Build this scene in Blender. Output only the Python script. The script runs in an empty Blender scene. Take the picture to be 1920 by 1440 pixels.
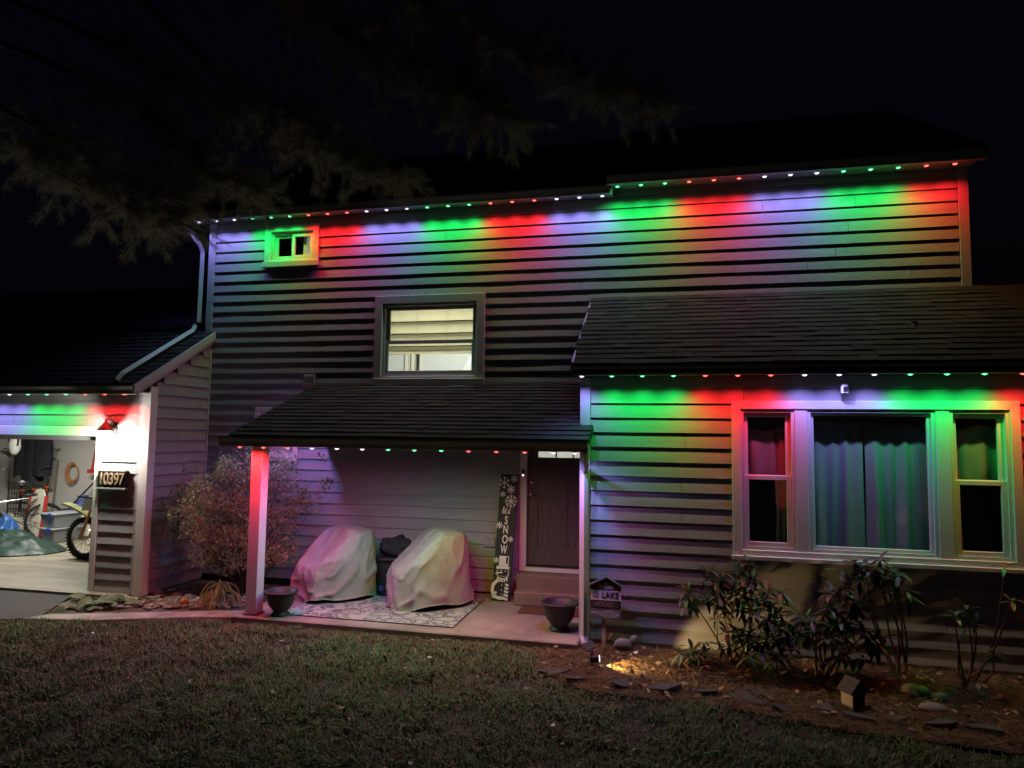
import bpy, bmesh, math, random
import numpy as np
from mathutils import Vector, Matrix, noise as mnoise

R = math.radians
sc = bpy.context.scene
col = sc.collection
random.seed(7)

# ------------------------------------------------------------------ camera
cd = bpy.data.cameras.new("camera")
cam = bpy.data.objects.new("camera", cd)
col.objects.link(cam)
sc.camera = cam
cd.sensor_fit = 'HORIZONTAL'
cd.sensor_width = 36.0
cd.lens = 36.0 * 1265 / 1920
cd.clip_start = 0.05
cd.clip_end = 600
yaw, pit, rol = R(12.75), R(4.45), R(0.78)
fw = Vector((-math.sin(yaw) * math.cos(pit), math.cos(yaw) * math.cos(pit), math.sin(pit)))
r0 = Vector((math.cos(yaw), math.sin(yaw), 0))
u0 = r0.cross(fw)
rr = r0 * math.cos(rol) + u0 * math.sin(rol)
uu = -r0 * math.sin(rol) + u0 * math.cos(rol)
cam.matrix_world = Matrix(((rr.x, uu.x, -fw.x, 0), (rr.y, uu.y, -fw.y, 0), (rr.z, uu.z, -fw.z, 2.13), (0, 0, 0, 1)))

# ------------------------------------------------------------------ night sky
world = bpy.data.worlds.new("World")
sc.world = world
world.use_nodes = True
wn = world.node_tree
bg = wn.nodes["Background"]
sky = wn.nodes.new("ShaderNodeTexSky")
sky.sky_type = 'NISHITA'
sky.sun_disc = False
sky.sun_elevation = R(-3.0)
sky.sun_rotation = R(200)
sky.air_density = 1.0
sky.dust_density = 0.3
sky.ozone_density = 3.0
wn.links.new(sky.outputs[0], bg.inputs[0])
bg.inputs[1].default_value = 0.034

# ------------------------------------------------------------------ render settings
sc.view_settings.view_transform = 'Standard'
sc.view_settings.look = 'None'
sc.view_settings.exposure = 0.45
sc.view_settings.gamma = 1.0
sc.view_settings.use_curve_mapping = False
sc.render.engine = 'CYCLES'
sc.cycles.use_denoising = True
sc.cycles.max_bounces = 5
sc.cycles.diffuse_bounces = 2
sc.cycles.glossy_bounces = 2
sc.cycles.use_adaptive_sampling = True
sc.cycles.adaptive_threshold = 0.03
sc.cycles.transparent_max_bounces = 12
sc.cycles.sample_clamp_indirect = 3.0
sc.cycles.caustics_reflective = False
sc.cycles.caustics_refractive = False


# ------------------------------------------------------------------ materials
def mat(name, c, rough=0.6, var=0.0, vscale=8.0, bump=0.0, bscale=60.0, metal=0.0, spec=0.4, c2=None, stretch=None, trans=0.0, coat=0.0):
    m = bpy.data.materials.new(name)
    m.use_nodes = True
    nt = m.node_tree
    b = nt.nodes["Principled BSDF"]
    b.inputs["Base Color"].default_value = (*c, 1)
    b.inputs["Roughness"].default_value = rough
    b.inputs["Metallic"].default_value = metal
    b.inputs["Specular IOR Level"].default_value = spec
    b.inputs["Coat Weight"].default_value = coat
    tc = nt.nodes.new("ShaderNodeTexCoord")
    src = tc.outputs["Object"]
    if stretch:
        mp = nt.nodes.new("ShaderNodeMapping")
        mp.inputs["Scale"].default_value = stretch
        nt.links.new(src, mp.inputs[0])
        src = mp.outputs[0]
    if var > 0 or c2:
        n = nt.nodes.new("ShaderNodeTexNoise")
        n.inputs["Scale"].default_value = vscale
        n.inputs["Detail"].default_value = 6
        n.inputs["Roughness"].default_value = 0.65
        nt.links.new(src, n.inputs["Vector"])
        rp = nt.nodes.new("ShaderNodeValToRGB")
        ca = c2 if c2 else tuple(max(0, x * (1 - var)) for x in c)
        cb = c if c2 else tuple(min(1, x * (1 + var)) for x in c)
        rp.color_ramp.elements[0].color = (*ca, 1)
        rp.color_ramp.elements[1].color = (*cb, 1)
        rp.color_ramp.elements[0].position = 0.3
        rp.color_ramp.elements[1].position = 0.7
        nt.links.new(n.outputs["Fac"], rp.inputs[0])
        nt.links.new(rp.outputs[0], b.inputs["Base Color"])
    if bump > 0:
        n2 = nt.nodes.new("ShaderNodeTexNoise")
        n2.inputs["Scale"].default_value = bscale
        n2.inputs["Detail"].default_value = 5
        nt.links.new(src, n2.inputs["Vector"])
        bp = nt.nodes.new("ShaderNodeBump")
        bp.inputs["Strength"].default_value = bump
        bp.inputs["Distance"].default_value = 0.01
        nt.links.new(n2.outputs["Fac"], bp.inputs["Height"])
        nt.links.new(bp.outputs[0], b.inputs["Normal"])
    if trans > 0:
        tr = nt.nodes.new("ShaderNodeBsdfTranslucent")
        tr.inputs[0].default_value = (*c, 1)
        mx = nt.nodes.new("ShaderNodeMixShader")
        mx.inputs[0].default_value = trans
        out = nt.nodes["Material Output"]
        nt.links.new(b.outputs[0], mx.inputs[1])
        nt.links.new(tr.outputs[0], mx.inputs[2])
        nt.links.new(mx.outputs[0], out.inputs[0])
    return m


def emit(name, c, s):
    m = bpy.data.materials.new(name)
    m.use_nodes = True
    nt = m.node_tree
    nt.nodes.remove(nt.nodes["Principled BSDF"])
    e = nt.nodes.new("ShaderNodeEmission")
    e.inputs[0].default_value = (*c, 1)
    e.inputs[1].default_value = s
    nt.links.new(e.outputs[0], nt.nodes["Material Output"].inputs[0])
    m.cycles.emission_sampling = 'NONE'
    return m


def glass(name, tint=(0.92, 0.95, 0.94), amt=0.08):
    m = bpy.data.materials.new(name)
    m.use_nodes = True
    nt = m.node_tree
    nt.nodes.remove(nt.nodes["Principled BSDF"])
    t = nt.nodes.new("ShaderNodeBsdfTransparent")
    t.inputs[0].default_value = (*tint, 1)
    g = nt.nodes.new("ShaderNodeBsdfGlossy")
    g.inputs["Roughness"].default_value = 0.02
    lw = nt.nodes.new("ShaderNodeLayerWeight")
    lw.inputs[0].default_value = 0.5
    pw = nt.nodes.new("ShaderNodeMath")
    pw.operation = 'POWER'
    pw.inputs[1].default_value = 4.0
    nt.links.new(lw.outputs["Facing"], pw.inputs[0])
    fr = nt.nodes.new("ShaderNodeMath")
    fr.operation = 'MULTIPLY_ADD'
    fr.inputs[1].default_value = 0.5
    fr.inputs[2].default_value = 0.05
    nt.links.new(pw.outputs[0], fr.inputs[0])
    mx = nt.nodes.new("ShaderNodeMixShader")
    nt.links.new(fr.outputs[0], mx.inputs[0])
    nt.links.new(t.outputs[0], mx.inputs[1])
    nt.links.new(g.outputs[0], mx.inputs[2])
    nt.links.new(mx.outputs[0], nt.nodes["Material Output"].inputs[0])
    return m


M = {}
M['siding'] = mat('siding_paint', (0.325, 0.325, 0.335), 0.5, 0.13, 3.0, 0.25, 40, stretch=(0.5, 4, 4))
M['siding2'] = mat('siding_paint_b', (0.305, 0.309, 0.322), 0.52, 0.13, 3.0, 0.25, 40, stretch=(0.5, 4, 4))
M['siding3'] = mat('siding_paint_c', (0.342, 0.336, 0.342), 0.48, 0.13, 2.0, 0.25, 40, stretch=(0.5, 4, 4))
M['trim'] = mat('trim_paint', (0.47, 0.48, 0.49), 0.45, 0.05, 5)
M['white'] = mat('white_paint', (0.72, 0.72, 0.70), 0.4, 0.05, 6)
M['vinyl'] = mat('white_vinyl', (0.70, 0.70, 0.69), 0.35, 0.04, 6)
M['sheath'] = mat('sheathing', (0.05, 0.05, 0.05), 0.9)
M['gutter'] = mat('gutter_metal', (0.30, 0.29, 0.27), 0.4, 0.08, 4, spec=0.5)
M['soffit'] = mat('soffit_board', (0.30, 0.29, 0.28), 0.6, 0.05, 4)
M['shingle_a'] = mat('asphalt_shingle_a', (0.018, 0.018, 0.0195), 0.9, 0.35, 40, 0.6, 180)
M['shingle_b'] = mat('asphalt_shingle_b', (0.013, 0.0135, 0.0143), 0.92, 0.35, 40, 0.6, 180)
M['shingle_c'] = mat('asphalt_shingle_c', (0.025, 0.0245, 0.024), 0.88, 0.35, 40, 0.6, 180)
M['glass'] = glass('window_glass')
M['roomwall'] = mat('room_wall', (0.62, 0.62, 0.58), 0.8, 0.04, 3)
M['roomdark'] = mat('living_room_wall', (0.22, 0.20, 0.18), 0.8)
M['garwall'] = mat('garage_drywall', (0.60, 0.58, 0.53), 0.85, 0.06, 2)
M['concrete'] = mat('concrete', (0.30, 0.28, 0.25), 0.8, 0.38, 2.5, 0.25, 90)
M['garfloor'] = mat('garage_concrete', (0.24, 0.215, 0.165), 0.6, 0.35, 2.2, 0.12, 60, stretch=(0.5, 2.2, 1))
M['porchfloor'] = mat('porch_concrete', (0.28, 0.22, 0.195), 0.75, 0.36, 1.8, 0.2, 90)
M['step'] = mat('step_paint', (0.24, 0.16, 0.13), 0.65, 0.15, 6, 0.15, 60)
M['asphalt'] = mat('asphalt', (0.06, 0.06, 0.062), 0.85, 0.3, 30, 0.5, 160)
M['soil'] = mat('lawn_soil', (0.032, 0.034, 0.020), 0.95, 0.5, 6, 0.8, 40)
M['mulch'] = mat('mulch_soil', (0.045, 0.028, 0.016), 0.95, 0.5, 12, 0.8, 60)
M['gravelbase'] = mat('gravel_soil', (0.10, 0.09, 0.075), 0.95, 0.4, 20, 0.8, 60)
M['wood_door'] = mat('door_wood', (0.105, 0.090, 0.082), 0.5, 0.45, 5, 0.15, 30, stretch=(14, 14, 0.9))
M['nickel'] = mat('satin_nickel', (0.62, 0.60, 0.56), 0.28, metal=1.0)
M['black'] = mat('black_paint', (0.018, 0.018, 0.019), 0.5, 0.2, 8)
M['blackplastic'] = mat('black_plastic', (0.022, 0.022, 0.025), 0.42, 0.2, 12)
M['bronze'] = mat('dark_bronze', (0.06, 0.045, 0.04), 0.45, 0.3, 10, metal=0.6)
M['cover'] = mat('cover_canvas', (0.38, 0.345, 0.315), 0.8, 0.14, 6, 0.5, 22)
M['pot'] = mat('grey_planter', (0.032, 0.032, 0.035), 0.5, 0.3, 9, 0.1, 60)
M['potsoil'] = mat('pot_soil', (0.05, 0.033, 0.022), 0.95, 0.5, 30, 0.8, 80)
M['mat'] = mat('coir_mat', (0.13, 0.055, 0.035), 0.95, 0.3, 40, 0.8, 200)
M['signblack'] = mat('sign_black', (0.018, 0.021, 0.022), 0.6, 0.3, 20)
M['signwhite'] = mat('sign_white', (0.72, 0.72, 0.68), 0.6, 0.06, 30)
M['signbrown'] = mat('sign_brown', (0.07, 0.045, 0.04), 0.7, 0.3, 12, stretch=(1, 6, 14))
M['signgrey'] = mat('sign_grey', (0.16, 0.17, 0.175), 0.7, 0.25, 12, stretch=(1, 6, 14))
M['signtan'] = mat('sign_tan', (0.30, 0.22, 0.18), 0.7)
M['stake'] = mat('cedar_stake', (0.45, 0.32, 0.23), 0.75, 0.2, 10, stretch=(8, 8, 1))
M['bark'] = mat('bark', (0.06, 0.045, 0.034), 0.9, 0.4, 20, 0.6, 60)
M['stembrown'] = mat('stem_bark', (0.13, 0.08, 0.055), 0.8, 0.3, 30)
M['rhodo'] = mat('rhododendron_leaf', (0.040, 0.060, 0.028), 0.38, 0.3, 14, spec=0.5)
M['rhodo2'] = mat('rhododendron_leaf_b', (0.058, 0.072, 0.034), 0.42, 0.3, 14, spec=0.5)
M['leafa'] = mat('shrub_leaf_a', (0.31, 0.30, 0.17), 0.6, 0.3, 20, trans=0.25)
M['leafb'] = mat('shrub_leaf_b', (0.22, 0.21, 0.11), 0.6, 0.3, 20, trans=0.25)
M['leafc'] = mat('shrub_leaf_c', (0.42, 0.39, 0.25), 0.6, 0.3, 20, trans=0.25)
M['needle_a'] = mat('pine_needle_a', (0.27, 0.26, 0.18), 0.6, trans=0.5)
M['needle_b'] = mat('pine_needle_b', (0.36, 0.34, 0.25), 0.6, trans=0.5)
M['grass_a'] = mat('grass_a', (0.098, 0.148, 0.054), 0.8)
M['grass_b'] = mat('grass_b', (0.135, 0.185, 0.080), 0.8)
M['grass_c'] = mat('grass_c', (0.24, 0.24, 0.14), 0.85)
M['grass_d'] = mat('grass_d', (0.058, 0.098, 0.036), 0.8)
M['straw_a'] = mat('straw_a', (0.20, 0.11, 0.045), 0.8)
M['straw_b'] = mat('straw_b', (0.11, 0.06, 0.03), 0.85)
M['straw_c'] = mat('straw_c', (0.27, 0.17, 0.075), 0.8)
M['litter'] = mat('dry_leaf', (0.30, 0.22, 0.14), 0.8, 0.3, 20)
M['litterw'] = mat('pale_leaf', (0.55, 0.52, 0.46), 0.8)
M['curtain'] = mat('curtain_cloth', (0.42, 0.43, 0.44), 0.85, 0.05, 4, trans=0.3)
M['valance'] = mat('valance_cloth', (0.09, 0.085, 0.08), 0.9)
M['shade'] = mat('shade_cloth', (0.52, 0.47, 0.29), 0.9, 0.18, 7, 0.1, 50, trans=0.55, stretch=(1, 1, 2.5))
M['shadedark'] = mat('shade_batten', (0.20, 0.18, 0.12), 0.9)
M['numeral'] = mat('numeral_paint', (0.34, 0.25, 0.15), 0.5)
M['red'] = mat('red_paint', (0.45, 0.035, 0.03), 0.5)
M['cream'] = mat('cream_paint', (0.70, 0.66, 0.52), 0.55, 0.08, 5)
M['greentarp'] = mat('green_tarp', (0.012, 0.036, 0.026), 0.48, 0.4, 5, 0.5, 14, spec=0.5)
M['bluetarp'] = mat('blue_tarp', (0.03, 0.11, 0.33), 0.4, 0.3, 8, 0.2, 30)
M['bluebag'] = mat('blue_nylon', (0.035, 0.06, 0.22), 0.6, 0.2, 8)
M['tote'] = mat('clear_tote', (0.42, 0.44, 0.46), 0.35, 0.1, 4, trans=0.3)
M['blueclip'] = mat('blue_clip', (0.02, 0.05, 0.40), 0.4)
M['rubber'] = mat('tyre_rubber', (0.015, 0.015, 0.015), 0.8, 0.2, 20)
M['fender'] = mat('lime_plastic', (0.20, 0.21, 0.08), 0.5, 0.5, 9)
M['orange'] = mat('orange_plastic', (0.55, 0.22, 0.08), 0.5)
M['coat'] = mat('black_cloth', (0.022, 0.024, 0.032), 0.9, 0.4, 6, 0.3, 30)
M['steel'] = mat('steel', (0.5, 0.5, 0.5), 0.3, metal=1.0)
M['garland'] = mat('garland_green', (0.02, 0.06, 0.02), 0.8)
M['teal'] = mat('teal_cloth', (0.06, 0.25, 0.26), 0.8, 0.5, 9)
M['pink'] = mat('pink_cloth', (0.5, 0.04, 0.12), 0.8)
M['polewood'] = mat('pole_wood', (0.22, 0.18, 0.12), 0.7)
M['terracotta'] = mat('orange_gourd', (0.42, 0.14, 0.07), 0.7, 0.2, 12)
M['stone_a'] = mat('stone_a', (0.24, 0.22, 0.20), 0.85, 0.25, 14, 0.3, 60)
M['stone_b'] = mat('stone_b', (0.33, 0.30, 0.27), 0.85, 0.25, 14, 0.3, 60)
M['stone_c'] = mat('stone_c', (0.15, 0.14, 0.14), 0.85, 0.25, 14, 0.3, 60)
M['slate'] = mat('slate', (0.07, 0.068, 0.066), 0.8, 0.35, 8, 0.5, 30)
M['palestone'] = mat('pale_stone', (0.22, 0.21, 0.19), 0.8, 0.2, 12, 0.3, 40)
M['cabbage'] = mat('limp_leaf', (0.15, 0.20, 0.10), 0.7, 0.3, 10, trans=0.2)
M['dryplant'] = mat('dry_stalk', (0.30, 0.24, 0.10), 0.8, 0.3, 10)
M['birdwood'] = mat('pale_birdhouse_wood', (0.36, 0.29, 0.22), 0.8, 0.25, 12, stretch=(8, 8, 1))
M['birdunlit'] = mat('birdhouse_unlit_wood', (0.05, 0.04, 0.035), 0.8, 0.25, 12)  # shade put into the colour: dark tone for the birdhouse's unlit faces
M['plasticgrey'] = mat('grey_plastic', (0.16, 0.16, 0.165), 0.6)
M['outlet'] = mat('outlet_plate', (0.42, 0.41, 0.40), 0.5)
M['puck'] = mat('puck_white', (0.6, 0.6, 0.6), 0.4)
M['led_r'] = emit('led_red', (1.0, 0.13, 0.09), 2.2)
M['led_g'] = emit('led_green', (0.15, 1.0, 0.42), 1.7)
M['led_w'] = emit('led_white', (0.92, 0.90, 1.0), 1.6)
M['lampglow'] = emit('lamp_glow', (1.0, 0.95, 0.88), 12.0)
M['ledlcd'] = emit('doorbell_ring', (0.8, 0.85, 1.0), 1.2)


def rug_material():
    m = bpy.data.materials.new('floral_rug')
    m.use_nodes = True
    nt = m.node_tree
    b = nt.nodes["Principled BSDF"]
    b.inputs["Roughness"].default_value = 0.95
    tc = nt.nodes.new("ShaderNodeTexCoord")
    n = nt.nodes.new("ShaderNodeTexNoise")
    n.inputs["Scale"].default_value = 5
    n.inputs["Detail"].default_value = 1.5
    nt.links.new(tc.outputs["Object"], n.inputs["Vector"])
    add = nt.nodes.new("ShaderNodeVectorMath")
    add.operation = 'MULTIPLY_ADD'
    add.inputs[1].default_value = (0.30, 0.30, 0)
    nt.links.new(n.outputs["Color"], add.inputs[0])
    nt.links.new(tc.outputs["Object"], add.inputs[2])
    v = nt.nodes.new("ShaderNodeTexVoronoi")
    v.feature = 'DISTANCE_TO_EDGE'
    v.inputs["Scale"].default_value = 5.5
    nt.links.new(add.outputs[0], v.inputs["Vector"])
    rp = nt.nodes.new("ShaderNodeValToRGB")
    e = rp.color_ramp.elements
    e[0].position = 0.02
    e[0].color = (0.42, 0.40, 0.37, 1)
    e[1].position = 0.05
    e[1].color = (0.12, 0.125, 0.135, 1)
    k = e.new(0.14)
    k.color = (0.16, 0.16, 0.17, 1)
    k = e.new(0.17)
    k.color = (0.44, 0.42, 0.39, 1)
    k = e.new(0.30)
    k.color = (0.40, 0.385, 0.36, 1)
    nt.links.new(v.outputs[0], rp.inputs[0])
    n2 = nt.nodes.new("ShaderNodeTexNoise")
    n2.inputs["Scale"].default_value = 2.6
    nt.links.new(tc.outputs["Object"], n2.inputs["Vector"])
    r2 = nt.nodes.new("ShaderNodeValToRGB")
    r2.color_ramp.elements[0].position = 0.36
    r2.color_ramp.elements[1].position = 0.44
    nt.links.new(n2.outputs["Fac"], r2.inputs[0])
    mx = nt.nodes.new("ShaderNodeMix")
    mx.data_type = 'RGBA'
    mx.inputs[6].default_value = (0.40, 0.385, 0.36, 1)
    nt.links.new(r2.outputs[0], mx.inputs[0])
    nt.links.new(rp.outputs[0], mx.inputs[7])
    nt.links.new(mx.outputs[2], b.inputs["Base Color"])
    return m


M['rug'] = rug_material()


# ------------------------------------------------------------------ mesh helpers
class MB:
    def __init__(s):
        s.v, s.f, s.m = [], [], []

    def add(s, vs, fs, mi=0):
        o = len(s.v)
        s.v += [tuple(p) for p in vs]
        s.f += [tuple(i + o for i in f) for f in fs]
        s.m += [mi] * len(fs)
        return s

    def box(s, x0, x1, y0, y1, z0, z1, mi=0):
        return s.add([(x0, y0, z0), (x1, y0, z0), (x1, y1, z0), (x0, y1, z0), (x0, y0, z1), (x1, y0, z1), (x1, y1, z1), (x0, y1, z1)],
                     [(0, 3, 2, 1), (4, 5, 6, 7), (0, 1, 5, 4), (1, 2, 6, 5), (2, 3, 7, 6), (3, 0, 4, 7)], mi)

    def prism(s, pts, ax, a0, a1, mi=0):
        """pts: 2-D polygon in the plane of the other two axes (x: (y,z), y: (x,z), z: (x,y))"""
        n = len(pts)

        def P(p, a):
            return {'x': (a, p[0], p[1]), 'y': (p[0], a, p[1]), 'z': (p[0], p[1], a)}[ax]
        vs = [P(p, a0) for p in pts] + [P(p, a1) for p in pts]
        fs = [tuple(range(n)), tuple(range(2 * n - 1, n - 1, -1))] + [((i + 1) % n, i, n + i, n + (i + 1) % n) for i in range(n)]
        return s.add(vs, fs, mi)

    def tube(s, pts, r, n=8, mi=0, closed=False):
        pts = [Vector(p) for p in pts]
        k = len(pts)
        rs = r if hasattr(r, '__len__') else [r] * k
        vs, up = [], None
        for i, p in enumerate(pts):
            if closed:
                d = pts[(i + 1) % k] - pts[i - 1]
            else:
                d = pts[min(i + 1, k - 1)] - pts[max(i - 1, 0)]
            d.normalize()
            if up is None:
                up = Vector((0, 0, 1)) if abs(d.z) < 0.9 else Vector((1, 0, 0))
            a = d.cross(up)
            if a.length < 1e-5:
                a = d.cross(Vector((0, 1, 0)))
            a.normalize()
            b = a.cross(d)
            up = b
            for j in range(n):
                t = 2 * math.pi * j / n
                vs.append(p + (a * math.cos(t) + b * math.sin(t)) * rs[i])
        fs = []
        for i in range(k if closed else k - 1):
            i2 = (i + 1) % k
            for j in range(n):
                fs.append((i * n + j, i * n + (j + 1) % n, i2 * n + (j + 1) % n, i2 * n + j))
        if not closed:
            fs += [tuple(range(n - 1, -1, -1)), tuple((k - 1) * n + j for j in range(n))]
        return s.add(vs, fs, mi)

    def lathe(s, prof, c=(0, 0, 0), n=24, mi=0, sx=1, sy=1):
        vs = []
        for (r, z) in prof:
            for j in range(n):
                t = 2 * math.pi * j / n
                vs.append((c[0] + r * sx * math.cos(t), c[1] + r * sy * math.sin(t), c[2] + z))
        fs = []
        for i in range(len(prof) - 1):
            for j in range(n):
                fs.append((i * n + j, i * n + (j + 1) % n, (i + 1) * n + (j + 1) % n, (i + 1) * n + j))
        fs.append(tuple(range(n - 1, -1, -1)))
        fs.append(tuple((len(prof) - 1) * n + j for j in range(n)))
        return s.add(vs, fs, mi)

    def blob(s, c, rx, ry, rz, seed=0, amp=0.2, nu=14, nv=9, mi=0, fr=2.0):
        vs, fs = [], []
        for i in range(nv + 1):
            ph = math.pi * i / nv
            for j in range(nu):
                t = 2 * math.pi * j / nu
                d = Vector((math.sin(ph) * math.cos(t), math.sin(ph) * math.sin(t), math.cos(ph)))
                k = 1 + amp * mnoise.noise(d * fr + Vector((seed * 3.7, seed, 0)))
                vs.append((c[0] + rx * d.x * k, c[1] + ry * d.y * k, c[2] + rz * d.z * k))
        for i in range(nv):
            for j in range(nu):
                fs.append((i * nu + j, (i + 1) * nu + j, (i + 1) * nu + (j + 1) % nu, i * nu + (j + 1) % nu))
        return s.add(vs, fs, mi)

    def mesh(s, name, mats, smooth=False, bevel=0):
        me = bpy.data.meshes.new(name)
        me.from_pydata(s.v, [], s.f)
        mats = mats if isinstance(mats, (list, tuple)) else [mats]
        for m in mats:
            me.materials.append(M[m] if isinstance(m, str) else m)
        if len(mats) > 1:
            me.polygons.foreach_set('material_index', s.m)
        if bevel:
            bm = bmesh.new()
            bm.from_mesh(me)
            bmesh.ops.remove_doubles(bm, verts=bm.verts, dist=1e-5)
            bmesh.ops.bevel(bm, geom=bm.edges[:], offset=bevel, segments=1, affect='EDGES', clamp_overlap=True)
            bm.to_mesh(me)
            bm.free()
        if smooth:
            me.polygons.foreach_set('use_smooth', [True] * len(me.polygons))
        me.update()
        return me

    def build(s, name, mats, parent=None, smooth=False, bevel=0):
        return link(name, s.mesh(name, mats, smooth, bevel), parent)


def link(name, data, parent=None, loc=None, rot=None, scale=None):
    o = bpy.data.objects.new(name, data)
    col.objects.link(o)
    o.parent = parent
    if loc is not None:
        o.location = loc
    if rot is not None:
        o.rotation_euler = rot
    if scale is not None:
        o.scale = scale
    return o


def tag(o, label, cat, group=None):
    o['label'] = label
    o['category'] = cat
    if group:
        o['group'] = group
    return o


def kind(o, k):
    o['kind'] = k
    return o


def thing(name, label, cat, loc=(0, 0, 0), rotz=0, group=None):
    o = link(name, None, None, loc, (0, 0, rotz))
    o.empty_display_size = 0.2
    return tag(o, label, cat, group)


def part_empty(name, parent):
    o = link(name, None, parent)
    o.empty_display_size = 0.1
    return o


def numpy_mesh(name, V, F, mats, mi=None, parent=None):
    """V (n,3) float, F (m,3) int triangles"""
    me = bpy.data.meshes.new(name)
    V = np.asarray(V, np.float32)
    F = np.asarray(F, np.int32)
    me.vertices.add(len(V))
    me.vertices.foreach_set('co', V.ravel())
    me.loops.add(F.size)
    me.loops.foreach_set('vertex_index', F.ravel())
    me.polygons.add(len(F))
    me.polygons.foreach_set('loop_start', np.arange(0, F.size, 3, dtype=np.int32))
    me.polygons.foreach_set('loop_total', np.full(len(F), 3, np.int32))
    for m in mats:
        me.materials.append(M[m])
    if mi is not None:
        me.polygons.foreach_set('material_index', np.asarray(mi, np.int32))
    me.update(calc_edges=True)
    return link(name, me, parent)


def text_mesh(name, body, size, parent, loc, mats, width=1.0, shear=0.0, extrude=0.0012, align='CENTER', bold=0.0):
    cu = bpy.data.curves.new(name, 'FONT')
    cu.body = body
    cu.size = size
    cu.align_x = align
    cu.align_y = 'CENTER'
    cu.extrude = extrude
    cu.shear = shear
    cu.offset = bold
    tmp = bpy.data.objects.new(name + '_tmp', cu)
    col.objects.link(tmp)
    bpy.context.view_layer.update()
    dg = bpy.context.evaluated_depsgraph_get()
    me = bpy.data.meshes.new_from_object(tmp.evaluated_get(dg))
    bpy.data.objects.remove(tmp)
    for v in me.vertices:
        x, y, z = v.co
        v.co = (x * width, -z, y)
    me.materials.clear()
    me.materials.append(M[mats])
    return link(name, me, parent, loc)


def catmull(pts, k=6):
    P = [pts[0]] + list(pts) + [pts[-1]]
    out = []
    for i in range(1, len(P) - 2):
        p0, p1, p2, p3 = (np.array(P[i + j], float) for j in (-1, 0, 1, 2))
        for t in np.linspace(0, 1, k, endpoint=False):
            out.append(0.5 * ((2 * p1) + (-p0 + p2) * t + (2 * p0 - 5 * p1 + 4 * p2 - p3) * t * t + (-p0 + 3 * p1 - 3 * p2 + p3) * t ** 3))
    out.append(np.array(P[-2], float))
    return out


def ribbon(mb, pts, w, y=0.0, smooth=True, th=0.0015):
    """flat stroke in the local XZ plane with a small thickness in -Y"""
    pts = catmull(pts) if smooth and len(pts) > 2 else [np.array(p, float) for p in pts]
    n = len(pts)
    L_, R_ = [], []
    for i, p in enumerate(pts):
        d = pts[min(i + 1, n - 1)] - pts[max(i - 1, 0)]
        d = d / (np.linalg.norm(d) + 1e-9)
        nrm = np.array([-d[1], d[0]]) * w / 2
        L_.append(p + nrm)
        R_.append(p - nrm)
    vs = [(q[0], y - th, q[1]) for q in L_] + [(q[0], y - th, q[1]) for q in R_]
    fs = [(i, i + 1, n + i + 1, n + i) for i in range(n - 1)]
    mb.add(vs, fs)


CUR = {'W': (0.72, [[(0, .95), (.10, .15), (.2, .0), (.33, .62), (.40, .08), (.5, .0), (.68, .95)]]),
       'e': (0.26, [[(0, .2), (.16, .30), (.19, .43), (.1, .5), (.02, .3), (.1, .02), (.27, .12)]]),
       'l': (0.20, [[(0, .1), (.14, .6), (.13, .97), (.05, .9), (.03, .3), (.09, .0), (.21, .1)]]),
       'c': (0.25, [[(.22, .42), (.12, .5), (.02, .28), (.1, .02), (.26, .12)]]),
       'o': (0.28, [[(.12, .5), (.02, .3), (.1, .02), (.22, .2), (.18, .45), (.1, .46), (.3, .4)]]),
       'm': (0.42, [[(0, .45), (.04, .0), (.06, .3), (.13, .5), (.17, .35), (.17, .0), (.19, .3), (.27, .5), (.32, .35), (.33, .05), (.43, .12)]]),
       't': (0.22, [[(.09, .88), (.05, .2), (.11, .0), (.23, .12)], [(-.04, .58), (.19, .62)]]),
       'i': (0.18, [[(.05, .45), (.04, .1), (.1, .0), (.19, .1)], [(.06, .66), (.07, .70)]]),
       ' ': (0.16, [])}


def cursive(mb, s, x, z, h, w, y=0.0, slant=0.18):
    adv = sum(CUR[c][0] for c in s)
    x -= adv * h / 2
    for c in s:
        a, st = CUR[c]
        for pl in st:
            ribbon(mb, [(x + (p[0] + slant * p[1]) * h, z + p[1] * h) for p in pl], w, y)
        x += a * h


def snowflake(mb, cx, cz, r, w, y=0.0, arms=6, bars=True):
    for k in range(arms):
        a = math.pi / 2 + 2 * math.pi * k / arms
        d = np.array([math.cos(a), math.sin(a)])
        ribbon(mb, [(cx, cz), (cx + d[0] * r, cz + d[1] * r)], w, y, False)
        if bars:
            q = np.array([cx, cz]) + d * r * 0.62
            for s in (-1, 1):
                b = a + s * 0.75
                ribbon(mb, [tuple(q), (q[0] + math.cos(b) * r * 0.38, q[1] + math.sin(b) * r * 0.38)], w * 0.85, y, False)


def cells(x0, x1, z0, z1, holes):
    """rectangles that tile the wall minus the holes"""
    xs = sorted({x0, x1, *[min(max(h[i], x0), x1) for h in holes for i in (0, 1)]})
    zs = sorted({z0, z1, *[min(max(h[i], z0), z1) for h in holes for i in (2, 3)]})
    out = []
    for a, b in zip(xs, xs[1:]):
        for c, d in zip(zs, zs[1:]):
            mx, mz = (a + b) / 2, (c + d) / 2
            if not any(h[0] < mx < h[1] and h[2] < mz < h[3] for h in holes):
                out.append((a, b, c, d))
    return out


S = 0.1525          # siding exposure
LAP = 0.023         # butt depth of a board


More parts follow.
